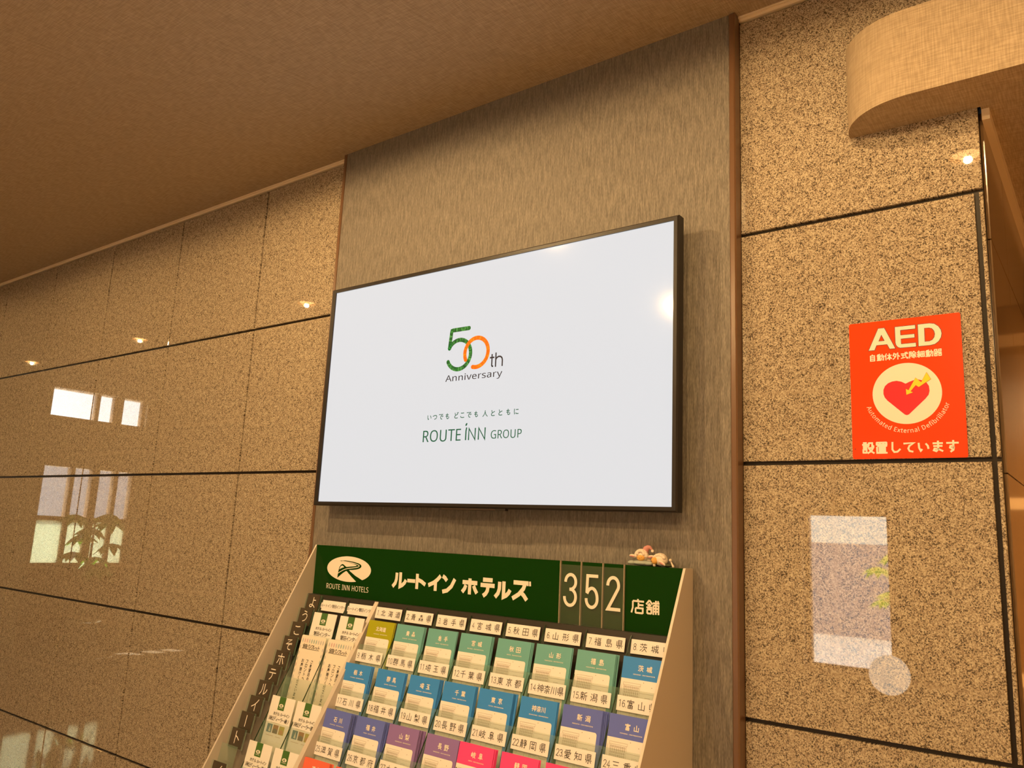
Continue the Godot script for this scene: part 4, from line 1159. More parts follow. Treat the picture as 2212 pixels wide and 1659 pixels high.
func build_rack() -> void:
	var t := thing("brochure_rack", "tall beige brochure rack with a green header board and tiered clear pockets", "rack", Vector3(1.185, 0.0, 0.031))
	var o := t.position
	var front := func(y: float) -> float: return 0.0706 + 0.535 * (1.40 - y)
	for x in [[RX0, RX0 + 0.0060], [RX1 - 0.0060, RX1]]:
		var st := begin()
		side_prism(st, [1.40, 0.032 - o.z, 1.40, 0.0706 - o.z, 0.62, 0.0706 + 0.535 * 0.78 - o.z, 0.0, 0.0706 + 0.535 * 0.78 - o.z, 0.0, 0.032 - o.z], x[0] - o.x, x[1] - o.x)
		obj("side_panel", st.commit(), M.beige, t)
	var hx0 := RX0 + 0.0062
	var hx1 := RX1 - 0.0062
	var head := obj("header_board", box_mesh(Vector3(hx0, 1.2515, 0.032) - o, Vector3(hx1, 1.3995, 0.0705) - o), M.green, t)
	var h := Vector3(0.5627, 1.2515, 0.0) - o
	var z := 0.0708 - o.z
	# emblem: white oval, green winding road, white centre line
	var st := begin()
	poly(st, shift(oval(0.1551, 0.0822, 0.0973, 0.0374, 64), h), z)
	obj("emblem_oval", st.commit(), M.white_ink, head)
	st = begin()
	poly(st, shift(pv([0.1122, 0.1046, 0.1361, 0.1068, 0.1545, 0.1064, 0.1722, 0.1049, 0.1870, 0.1032, 0.1992, 0.1009, 0.2075, 0.0978, 0.2109, 0.0942, 0.2090, 0.0902, 0.2037, 0.0870, 0.1960, 0.0845, 0.1867, 0.0826, 0.1720, 0.0808, 0.1575, 0.0796, 0.1640, 0.0755, 0.1860, 0.0650, 0.2177, 0.0539, 0.2215, 0.0440, 0.1880, 0.0430, 0.1923, 0.0478, 0.1700, 0.0610, 0.1475, 0.0758, 0.1440, 0.0757, 0.1303, 0.0688, 0.1080, 0.0535, 0.1096, 0.0705, 0.1115, 0.0790, 0.1144, 0.0868, 0.1195, 0.0928, 0.1254, 0.0957, 0.1305, 0.0952, 0.1348, 0.0929, 0.1445, 0.0880, 0.1600, 0.0896, 0.1739, 0.0912, 0.1883, 0.0932, 0.1897, 0.0945, 0.1860, 0.0963, 0.1729, 0.0990, 0.1530, 0.1014, 0.1306, 0.1031]), h), z + 0.0003)
	obj("emblem_road", st.commit(), M.green, head)
	st = begin()
	poly(st, shift(pv([0.1146, 0.0793, 0.1176, 0.0860, 0.1205, 0.0890, 0.1238, 0.0908, 0.1275, 0.0910, 0.1310, 0.0900, 0.1349, 0.0865, 0.1260, 0.0845]), h), z + 0.0006)
	ribbon(st, shift(pv([0.1250, 0.1042, 0.1576, 0.1026, 0.1730, 0.1010, 0.1877, 0.0988, 0.1980, 0.0964, 0.2021, 0.0942, 0.1990, 0.0914, 0.1889, 0.0888, 0.1710, 0.0862, 0.1524, 0.0838, 0.1400, 0.0810, 0.1307, 0.0776, 0.1190, 0.0722, 0.1085, 0.0670]), h), 0.0021, z + 0.0006, 0.2)
	obj("emblem_line", st.commit(), M.white_ink, head)
	st = begin()
	text_fit(st, "ROUTE INN HOTELS", h.x + 0.0616, h.y + 0.0194, h.x + 0.2473, h.y + 0.0350, sans, z)
	obj("company_name", st.commit(), M.white_ink, head)
	st = begin()
	var kana := "ルートインホテルズ"
	var ext := [[0.3411, 0.4013], [0.4025, 0.4331], [0.4360, 0.4767], [0.4794, 0.5321], [0.5311, 0.5839], [0.6029, 0.6625], [0.6651, 0.7208], [0.7148, 0.7715], [0.7709, 0.8252]]
	for k in kana.length():
		var ch := kana[k]
		if ch == "ー":
			ribbon(st, shift(pv([0.4025, 0.0655, 0.4331, 0.0655]), h), 0.0100, z, 0.0)
		else:
			write_fit(st, "ス" if ch == "ズ" else ch, h.x + ext[k][0], h.y + 0.0405, h.x + ext[k][1], h.y + 0.0906, 0.0108, z)
	for x in [0.8215, 0.8290]:
		ribbon(st, shift(pv([x, 0.0915, x + 0.0008, 0.0800]), h), 0.0058, z, 0.0)
	obj("header_title", st.commit(), M.white_ink, head)
	st = begin()
	write_fit(st, "店", h.x + 1.1162, h.y + 0.0402, h.x + 1.1515, h.y + 0.0750, 0.0042, z)
	write_fit(st, "舗", h.x + 1.1535, h.y + 0.0402, h.x + 1.1900, h.y + 0.0745, 0.0040, z)
	obj("counter_word", st.commit(), M.white_ink, head)
	# counter of three clear tiles hung before the header
	for k in 3:
		var x: float = [0.9218, 0.9820, 1.0422][k] + h.x
		var x2: float = [0.9820, 1.0422, 1.0992][k] + h.x
		var tile := obj("number_tile", box_mesh(Vector3(x + 0.0012, h.y - 0.0002, 0.0752 - o.z), Vector3(x2 - 0.0006, h.y + 0.1400, 0.0770 - o.z)), M.acrylic_pane, t)
		st = begin()
		var zz := 0.0773 - o.z
		var u := h.x
		var v := h.y
		if k == 0:
			ribbon(st, shift(arcs([[0.9545, 0.0995, 0.0146, 0.0172, 180, 0], [0.9530, 0.0990, 0.0161, 0.0172, 0, -80]]), h), 0.0076, zz, 0.1)
			ribbon(st, shift(arcs([[0.9535, 0.0640, 0.0163, 0.0185, 80, 0], [0.9538, 0.0640, 0.0160, 0.0196, 0, -180]]), h), 0.0076, zz, 0.1)
			ribbon(st, shift(pv([0.9515, 0.0820, 0.9560, 0.0820]), h), 0.0076, zz, 0.0)
		elif k == 1:
			ribbon(st, shift(pv([1.0311, 0.1170, 1.0023, 0.1170, 1.0010, 0.0778]), h), 0.0076, zz, 0.05)
			ribbon(st, shift(arcs([[1.0148, 0.0640, 0.0150, 0.0246, 150, 0], [1.0146, 0.0640, 0.0152, 0.0194, 0, -180]]), h), 0.0076, zz, 0.1)
		else:
			ribbon(st, shift(arcs([[1.0722, 0.0990, 0.0145, 0.0180, 180, -22]]), h), 0.0076, zz, 0.1)
			ribbon(st, shift(pv([1.0856, 0.0922, 1.0590, 0.0452, 1.0924, 0.0452]), h), 0.0076, zz, 0.0)
		obj("numeral", st.commit(), M.white_ink, tile)
	for x in [0.9218, 0.9820, 1.0422, 1.0992]:
		obj("tile_rib", box_mesh(Vector3(h.x + x - 0.0008, h.y - 0.0005, 0.0706 - o.z), Vector3(h.x + x + 0.0008, h.y + 0.1485, 0.0762 - o.z)), M.rib, t)
	obj("tile_ledge", box_mesh(Vector3(h.x + 0.921, h.y - 0.0022, 0.0706 - o.z), Vector3(h.x + 1.100, h.y - 0.0004, 0.0785 - o.z)), M.rib, t)
	# dark board behind the first row, then clear pocket sheets
	var b0 := tier_top(0)
	st = begin()
	side_prism(st, [1.2515, 0.033 - o.z, 1.2515, b0.y - 0.004 - o.z, 0.30, b0.y - o.z + 0.20, 0.30, 0.033 - o.z], hx0 - o.x, hx1 - o.x)
	obj("back_board", st.commit(), M.dark_board, t)
	for k in range(1, 6):
		for sec in [[0.640, 0.8605], [0.8765, hx1]]:
			sheet(t, o, k, sec[0], sec[1])
	# divider board between the two sections
	st = begin()
	side_prism(st, [1.2510, 0.05 - o.z, 1.2510, 0.0895 - o.z, 0.45, 0.0895 + 0.605 * 0.801 - o.z, 0.45, 0.05 - o.z], 0.8610 - o.x, 0.8760 - o.x)
	obj("divider_board", st.commit(), M.beige, t)
	# clear dividers between the columns
	var xs := []
	for c in range(1, 8):
		xs.append(COL0 - 0.0035 + c * PITCH)
	xs.append(0.7575)
	xs.append(0.6415)
	for x: float in xs:
		for k in 5:
			var a := tier_top(k)
			var b := tier_top(k + 1)
			var bb := down(b, 0.20)
			st = begin()
			side_prism(st, [a.x, a.y - o.z, b.x, b.y - o.z, bb.x, bb.y - o.z, bb.x, a.y - 0.02 + (a.x - bb.x) * tan(TILT) - o.z], x - 0.0009 - o.x, x + 0.0009 - o.x)
			var dv := obj("pocket_divider", st.commit(), M.acrylic, t)
			st = begin()
			side_prism(st, [a.x, a.y - 0.0004 - o.z, b.x, b.y - 0.0004 - o.z, b.x - 0.0012, b.y + 0.0014 - o.z, a.x + 0.0006, a.y + 0.0014 - o.z], x - 0.0011 - o.x, x + 0.0011 - o.x)
			obj("divider_edge", st.commit(), M.acrylic_edge, dv)
	# name plates: row k stands on the face of pocket sheet k
	var names := [["北海道", "青森県", "岩手県", "宮城県", "秋田県", "山形県", "福島県", "茨城県"], ["栃木県", "群馬県", "埼玉県", "千葉県", "東京都", "神奈川県", "新潟県", "富山県"], ["石川県", "福井県", "山梨県", "長野県", "岐阜県", "静岡県", "愛知県", "三重県"], ["滋賀県", "京都府", "大阪府", "", "", "", "", ""]]
	var plate_mesh := box_mesh(Vector3(-0.0505, -0.0155, 0.0), Vector3(0.0505, 0.0155, 0.0008))
	for k in 4:
		for c in 8:
			var p := down(tier_top(k), 0.0235 if k else 0.0225)
			var cx: float = COL0 + c * PITCH + 0.0505 + ([0.0, -0.004, -0.003, -0.004][k] if c == 0 else 0.0)
			var pl := obj("name_plate", plate_mesh, M.paper, t, Vector3(cx, p.x, p.y + 0.0022) - o)
			pl.rotation.x = -TILT
			if names[k][c] == "":
				continue
			st = begin()
			var num := "%d." % (k * 8 + c + 1)
			var wide: bool = names[k][c].length() > 3
			var x := write_number(st, num, -0.0450 if k * 8 + c < 9 else -0.0470, 0.0072, 0.0150, 0.0088, 0.00115, 0.0011)
			var x_start := -0.0285 if k * 8 + c < 9 else -0.0262
			var pitch := 0.0185 if wide else 0.0285 if k * 8 + c < 9 else 0.0262
			write_row(st, names[k][c], x_start, 0.0092, 0.0180, pitch, 0.00135, 0.0011)
			obj("plate_lettering", st.commit(), M.ink, pl)
	# two small plates over the first column pair
	for c in 2:
		var p := down(tier_top(0), 0.0225)
		var pl := obj("name_plate", plate_mesh, M.paper, t, Vector3(0.6975 + c * PITCH, p.x, p.y + 0.0022) - o)
		pl.rotation.x = -TILT
		var strip := obj("paper_strip", box_mesh(Vector3(-0.0545, -0.0080, 0.0009), Vector3(0.0520, 0.0075, 0.0014)), M.paper, pl)
		st = begin()
		write_row(st, "ルートイン磐田インター", -0.0535, 0.0052, 0.0096, 0.0098, 0.0009, 0.0017)
		obj("plate_lettering", st.commit(), M.ink, strip)
	# welcome letters stepping down beside the left panel
	var word := "ようこそホテルイート"
	var carrier := box_mesh(Vector3(-0.0365, -0.0290, -0.0030), Vector3(0.0335, 0.0230, -0.0012))
	var tab := box_mesh(Vector3(-0.0270, -0.0275, -0.0010), Vector3(0.0290, 0.0225, 0.0008))
	for k in 12:
		var y := 1.2278 - 0.0391 * k
		var zz := 0.0989 + 0.0248 * k
		var car := obj("letter_step", carrier, M.acrylic, t, Vector3(0.6000, y, zz) - o)
		car.rotation.x = -TILT
		if k == 10:
			continue
		var tb := obj("letter_tab", tab, M.smoke, car)
		st = begin()
		var ch := "イ" if k == 11 else word[k]
		write_sign(st, "丨" if ch == "ー" else ch, -0.0150, 0.0165, 0.0330, 0.0330, 0.0026, 0.0011, 0.3)
		obj("letter", st.commit(), M.white_ink, tb)
	obj("plinth", box_mesh(Vector3(hx0, 0.0, 0.05) - o, Vector3(hx1, 0.30, 0.46) - o), M.beige, t)

func arcs(list: Array) -> PackedVector2Array:
	# joined arcs: centre, radii, start and end angle in degrees
	var o := PackedVector2Array()
	for a in list:
		for k in 19:
			var t := deg_to_rad(lerpf(a[4], a[5], k / 18.0))
			var p := Vector2(a[0] + a[2] * cos(t), a[1] + a[3] * sin(t))
			if o.is_empty() or o[o.size() - 1].distance_to(p) > 0.0006:
				o.append(p)
	return o

func sheet(t: Node3D, o: Vector3, k: int, x0: float, x1: float) -> void:
	var s := obj("pocket_sheet", box_mesh(Vector3(x0, -0.205, -0.001), Vector3(x1, 0.006, 0.001)), M.acrylic, t)
	var p := tier_top(k)
	s.position = Vector3(-o.x, p.x, p.y - o.z)
	s.rotation.x = -TILT

# ---------------------------------------------------------------- what the rack holds
func cover_mesh(w: float, h: float, r: float) -> ArrayMesh:
	# white printed field whose upper right corner is rounded
	var p := PackedVector2Array([Vector2(0, 0), Vector2(w, 0), Vector2(w, h - r)])
	for k in range(1, 7):
		var a := PI / 2 * k / 6.0
		p.append(Vector2(w - r + r * cos(a), h - r + r * sin(a)))
	p.append(Vector2(0, h))
	var st := begin()
	poly(st, p, 0.0)
	return st.commit()

func drawing_mesh() -> ArrayMesh:
	# line drawing of a hotel front; origin at the field's top left corner
	var st := begin()
	for p in [[0.007, -0.0085, 0.049, -0.0085, 0.049, -0.0132, 0.007, -0.0132, 0.007, -0.0085], [0.0085, -0.0132, 0.0085, -0.075], [0.0475, -0.0132, 0.0475, -0.075], [0.0035, -0.014, 0.0035, -0.075], [0.062, -0.034, 0.073, -0.034, 0.073, -0.05, 0.062, -0.05, 0.062, -0.034], [0.0475, -0.026, 0.091, -0.026], [0.010, -0.066, 0.030, -0.066, 0.030, -0.085, 0.044, -0.085, 0.044, -0.07, 0.06, -0.072, 0.066, -0.062, 0.072, -0.074, 0.088, -0.074]]:
		ribbon(st, pv(p), 0.00035, 0.0, 0.1, false)
	for r in 6:
		for c in 8:
			var x := 0.0105 + c * 0.00455
			var y := -0.0160 - r * 0.0055
			ribbon(st, pv([x, y, x + 0.0023, y, x + 0.0023, y - 0.0030, x, y - 0.0030, x, y]), 0.0006, 0.0, 0.3, false)
	for q in [[0.0555, -0.0045], [0.0755, -0.0125]]:
		poly(st, oval(q[0], q[1], 0.00085, 0.00085, 8), 0.0)
	return st.commit()

func build_brochures() -> void:
	var tone := {
		"lime": mat(0.36, 0.36, 0.010, 0.32), "teal": mat(0.150, 0.395, 0.385, 0.32), "blue": mat(0.048, 0.255, 0.70, 0.32), "indigo": mat(0.125, 0.165, 0.56, 0.32),
		"plum": mat(0.27, 0.165, 0.42, 0.32), "pink": mat(0.86, 0.070, 0.26, 0.32), "coral": mat(0.80, 0.15, 0.085, 0.32)}
	var word := {"lime": "yellow-green", "teal": "teal", "blue": "blue", "indigo": "indigo", "plum": "purple", "pink": "pink", "coral": "coral red"}
	var rows := [
		[["北海道", "HOKKAIDO", "lime", 3], ["青森", "AOMORI", "teal", 3], ["岩手", "IWATE", "teal", 2], ["宮城", "MIYAGI", "teal", 3], ["秋田", "AKITA", "teal", 3], ["山形", "YAMAGATA", "teal", 2], ["福島", "FUKUSHIMA", "teal", 4], ["茨城", "IBARAKI", "blue", 2]],
		[["栃木", "TOCHIGI", "blue", 4], ["群馬", "GUNMA", "blue", 3], ["埼玉", "SAITAMA", "blue", 5], ["千葉", "CHIBA", "blue", 4], ["東京", "TOKYO", "blue", 5], ["神奈川", "KANAGAWA", "blue", 3], ["新潟", "NIIGATA", "indigo", 7], ["富山", "TOYAMA", "indigo", 3]],
		[["石川", "ISHIKAWA", "indigo", 9], ["福井", "FUKUI", "indigo", 8], ["山梨", "YAMANASHI", "plum", 7], ["長野", "NAGANO", "plum", 3], ["岐阜", "GIFU", "pink", 4], ["静岡", "SHIZUOKA", "pink", 3], ["愛知", "AICHI", "pink", 3], ["三重", "MIE", "pink", 2]],
		[["滋賀", "SHIGA", "coral", 4], ["京都", "KYOTO", "coral", 3], ["大阪", "OSAKA", "coral", 3], ["", "", "coral", 2], ["", "", "coral", 2], ["", "", "coral", 2], ["", "", "coral", 2], ["", "", "coral", 2]]]
	# small shifts of how each booklet stands in its slot
	var nudge := [[0.010, 0.003, 0.002, -0.002, 0.0, 0.0, -0.004, -0.001], [-0.006, 0.001, 0.004, 0.002, -0.002, 0.004, 0.002, 0.002], [-0.006, 0.0, 0.0, 0.008, -0.007, -0.001, 0.0, 0.0], [-0.006, 0.0, 0.0, 0.0, 0.0, 0.0, 0.0, 0.0]]
	var hgt := 0.21
	var back := box_mesh(Vector3(0, 0, -0.0014), Vector3(0.1, hgt, -0.0002))
	var leaf := box_mesh(Vector3(0.0004, 0.0004, -0.0012), Vector3(0.0992, hgt - 0.0004, -0.0004))
	var band := box_mesh(Vector3(0, 0, -0.0002), Vector3(0.1, hgt, 0.0))
	var field := cover_mesh(0.0915, hgt - 0.0455, 0.0055)
	var picture := drawing_mesh()
	var spine := box_mesh(Vector3(0, 0, 0.0), Vector3(0.0006, hgt, 0.0002))
	var brown := mat(0.20, 0.12, 0.05, 0.5)
	for k in 4:
		for c in 8:
			var e: Array = rows[k][c]
			var p := down(Vector2(1.2058 - 0.1104 * k, 0.1314 + 0.0591 * k), hgt)
			var x: float = COL0 + c * PITCH + nudge[k][c]
			var near: String = word[e[2]]
			var t := thing("travel_brochure", ("%s brochure for %s, the front copy in its rack pocket" % [near, e[1].capitalize()]) if e[0] != "" else "coral red brochure low in the rack, its title out of sight", "brochure", Vector3(x, p.x, p.y), "" if e[0] != "" else "coral brochures along the low rack row")
			t.rotation.x = -TILT
			t.rotation.z = rng.randf_range(-0.006, 0.006)
			obj("pages", leaf, M.print_paper, t)
			var cv := obj("cover", band, tone[e[2]], t)
			obj("white_field", field, M.print_paper, cv, Vector3(0, 0, 0.0003))
			obj("line_drawing", picture, brown, cv, Vector3(0, hgt - 0.0455, 0.0006))
			if e[0] != "":
				var st := begin()
				if e[0].length() == 3:
					write_row(st, e[0], 0.0330, hgt - 0.0150, 0.0125, 0.0130, 0.00150, 0.0005)
				else:
					write_row(st, e[0], 0.0385, hgt - 0.0150, 0.0128, 0.0205, 0.00165, 0.0005)
				text_fit(st, e[1] + " - INFOMATION", 0.0280 if e[1].length() > 5 else 0.0330, hgt - 0.0362, 0.0800 if e[1].length() > 5 else 0.0770, hgt - 0.0340, sans_bold, 0.0005)
				obj("title", st.commit(), M.white_ink, cv)
			# further copies standing behind the front one
			for n in e[3] - 1:
				var d: float = 0.0022 * (n + 1)
				var q: Vector3 = Vector3(x + 0.0012 + rng.randf_range(0.0, 0.0022) * (n + 1), p.x, p.y) + Vector3(0, sin(TILT), cos(TILT)) * -d
				q.x = minf(q.x, COL0 + c * PITCH + 0.0120)
				var b := thing("spare_brochure", ("one of the %s copies packed behind the front %s brochure" % [near, e[1].capitalize()]) if e[0] != "" else "one of the coral copies packed low in the rack", "brochure", q, ("copies behind the %s brochure" % e[1].capitalize()) if e[0] != "" else "copies behind the low coral brochures")
				b.rotation.x = -TILT
				b.rotation.z = t.rotation.z
				obj("pages", leaf, M.print_paper, b)
				obj("cover", band, tone[e[2]], b)
				obj("white_field", field, M.print_paper, b, Vector3(0, 0, 0.0002))
	build_leaflets()

func build_leaflets() -> void:
	var forest := mat(0.060, 0.150, 0.030, 0.4)
	var hgt := 0.21
	var body := box_mesh(Vector3(0, 0, -0.0016), Vector3(0.1, hgt, 0.0))
	var pos := [[0.6525, 0.7686], [], [0.6470, 0.7560], [0.6420, 0.7540]]
	var what := ["hotel leaflet with a green ribbon, in the topmost pocket", "", "hotel leaflet with three small photos under its green ribbon", "hotel leaflet with a green ribbon, in the lowest pocket in view"]
	var pic := [mat(0.10, 0.17, 0.22, 0.4), mat(0.36, 0.14, 0.04, 0.4), mat(0.42, 0.36, 0.05, 0.4)]
	for k in [0, 2, 3]:
		for c in 2:
			var p := down(Vector2(1.2056 - 0.1104 * k, 0.1314 + 0.0591 * k), hgt)
			var side := "beside the letter tabs" if c == 0 else "by the divider board"
			var t := thing("hotel_leaflet", "%s %s" % [what[k], side], "leaflet", Vector3(pos[k][c], p.x, p.y))
			t.rotation.x = -TILT
			obj("sheet", body, M.print_paper, t)
			var rb := obj("ribbon", box_mesh(Vector3(0.0340, hgt - 0.0345, 0.0), Vector3(0.0610, hgt, 0.0003)), forest, t)
			var st := begin()
			poly(st, oval(0.0475, hgt - 0.0225, 0.0092, 0.0046, 24), 0.0006)
			ribbon(st, pv([0.0390, hgt - 0.0292, 0.0560, hgt - 0.0292]), 0.0010, 0.0006, 0.0)
			obj("badge", st.commit(), M.white_ink, rb)
			st = begin()
			ribbon(st, pv([0.0440, hgt - 0.0248, 0.0452, hgt - 0.0213, 0.0490, hgt - 0.0206, 0.0495, hgt - 0.0226, 0.0452, hgt - 0.0234]), 0.0013, 0.0009, 0.2)
			ribbon(st, pv([0.0472, hgt - 0.0231, 0.0510, hgt - 0.0256]), 0.0013, 0.0009, 0.2)
			obj("badge_road", st.commit(), forest, rb)
			st = begin()
			write_row(st, "ホテル", 0.0215, hgt - 0.0400, 0.0090, 0.0090, 0.0011, 0.0003)
			write_row(st, "ルートイン", 0.0520, hgt - 0.0400, 0.0088, 0.0078, 0.0011, 0.0003)
			if k == 0:
				write_row(st, "磐田インター", 0.0195, hgt - 0.0535, 0.0115, 0.0122, 0.0013, 0.0003)
			else:
				write_row(st, "浜松ディーラー通り", 0.0070, hgt - 0.0525, 0.0108, 0.0097, 0.0012, 0.0003)
			obj("lettering", st.commit(), M.ink, t)
			if k:
				for n in 3:
					var ph := obj("photo", box_mesh(Vector3(0.010 + n * 0.0260, hgt - 0.0940, 0.0), Vector3(0.0315 + n * 0.0260, hgt - 0.0725, 0.0003)), pic[n], t)
					st = begin()
					if n == 0:
						poly(st, pv([0.0185, hgt - 0.0910, 0.0235, hgt - 0.0740, 0.0275, hgt - 0.0920]), 0.0005)
						obj("photo_sail", st.commit(), mat(0.60, 0.55, 0.45, 0.4), ph)
					elif n == 1:
						poly(st, pv([0.0370, hgt - 0.0935, 0.0370, hgt - 0.0850, 0.0450, hgt - 0.0810, 0.0565, hgt - 0.0840, 0.0565, hgt - 0.0935]), 0.0005)
						obj("photo_room", st.commit(), mat(0.16, 0.11, 0.08, 0.4), ph)
					else:
						poly(st, oval(0.0728, hgt - 0.0875, 0.0085, 0.0060, 18), 0.0005)
						obj("photo_dish", st.commit(), mat(0.50, 0.26, 0.10, 0.4), ph)
				st = begin()
				for q in [[0.020, 0.0680, 0.058], [0.012, 0.1010, 0.044], [0.054, 0.1010, 0.075]]:
					ribbon(st, pv([q[0], hgt - q[1], q[2], hgt - q[1]]), 0.0009, 0.0003, 0.0)
				obj("rule", st.commit(), mat(0.45, 0.28, 0.18, 0.5), t)
	# handwritten cards in the second pocket of the first section
	var cw := 0.106
	var ch := 0.26
	var r := 0.005
	var pts := PackedVector2Array()
	for q in [[cw - r, ch - r, 0.0], [r, ch - r, PI / 2], [r, r, PI], [cw - r, r, PI * 1.5]]:
		for k in 6:
			pts.append(Vector2(q[0] + r * cos(q[2] + PI / 2 * k / 5.0), q[1] + r * sin(q[2] + PI / 2 * k / 5.0)))
	var st := begin()
	prism(st, pts, -0.0012, 0.0)
	var card := st.commit()
	var peach := mat(0.80, 0.72, 0.60, 0.5)
	var grey := mat(0.52, 0.50, 0.48, 0.5)
	var rose := mat(0.62, 0.42, 0.40, 0.5)
	var mint := mat(0.36, 0.45, 0.42, 0.5)
	st = begin()
	poly(st, oval(0, 0, 0.0027, 0.0062, 14), 0.0003)
	var dot_top := st.commit()
	st = begin()
	poly(st, oval(0, 0, 0.0021, 0.0052, 12), 0.0003)
	var dot_side := st.commit()
	st = begin()
	write_row(st, "全店パンフレット", 0.0130, ch - 0.0245, 0.0110, 0.0094, 0.0015, 0.0003)
	ribbon(st, pv([0.0120, ch - 0.0372, 0.0880, ch - 0.0372]), 0.0011, 0.0003, 0.0)
	write_down(st, "ご希望店の", 0.0640, ch - 0.0650, 0.0098, 0.0113, 0.0012, 0.0003)
	write_down(st, "フロントへ", 0.0440, ch - 0.0650, 0.0105, 0.0116, 0.0013, 0.0003)
	write_down(st, "お声掛けくださいませ", 0.0245, ch - 0.0650, 0.0105, 0.0115, 0.0013, 0.0003)
	var hand := st.commit()
	for c in 2:
		var p := down(Vector2(1.1424, 0.1590), ch)
		var t := thing("notice_card", "peach handwritten notice card with dotted border, %s" % ["beside the letter tabs" if c == 0 else "against the beige divider board"][0], "card", Vector3([0.6440, 0.7600][c], p.x, p.y + 0.0030))
		t.rotation.x = -TILT
		obj("card", card, peach, t)
		for k in 10:
			obj("border_dot", dot_top, rose if k in [1, 2] else mint if k in [4, 5, 6] else grey, t, Vector3(0.0085 + k * 0.0099, ch - 0.0150, 0))
		for k in 12:
			obj("border_dot", dot_side, rose if k % 4 == 3 else grey, t, Vector3(0.0040, ch - 0.034 - k * 0.0165, 0))
			obj("border_dot", dot_side, mint if k % 3 == 2 else grey, t, Vector3(0.1020, ch - 0.034 - k * 0.0165, 0))
		obj("handwriting", hand, M.ink, t)

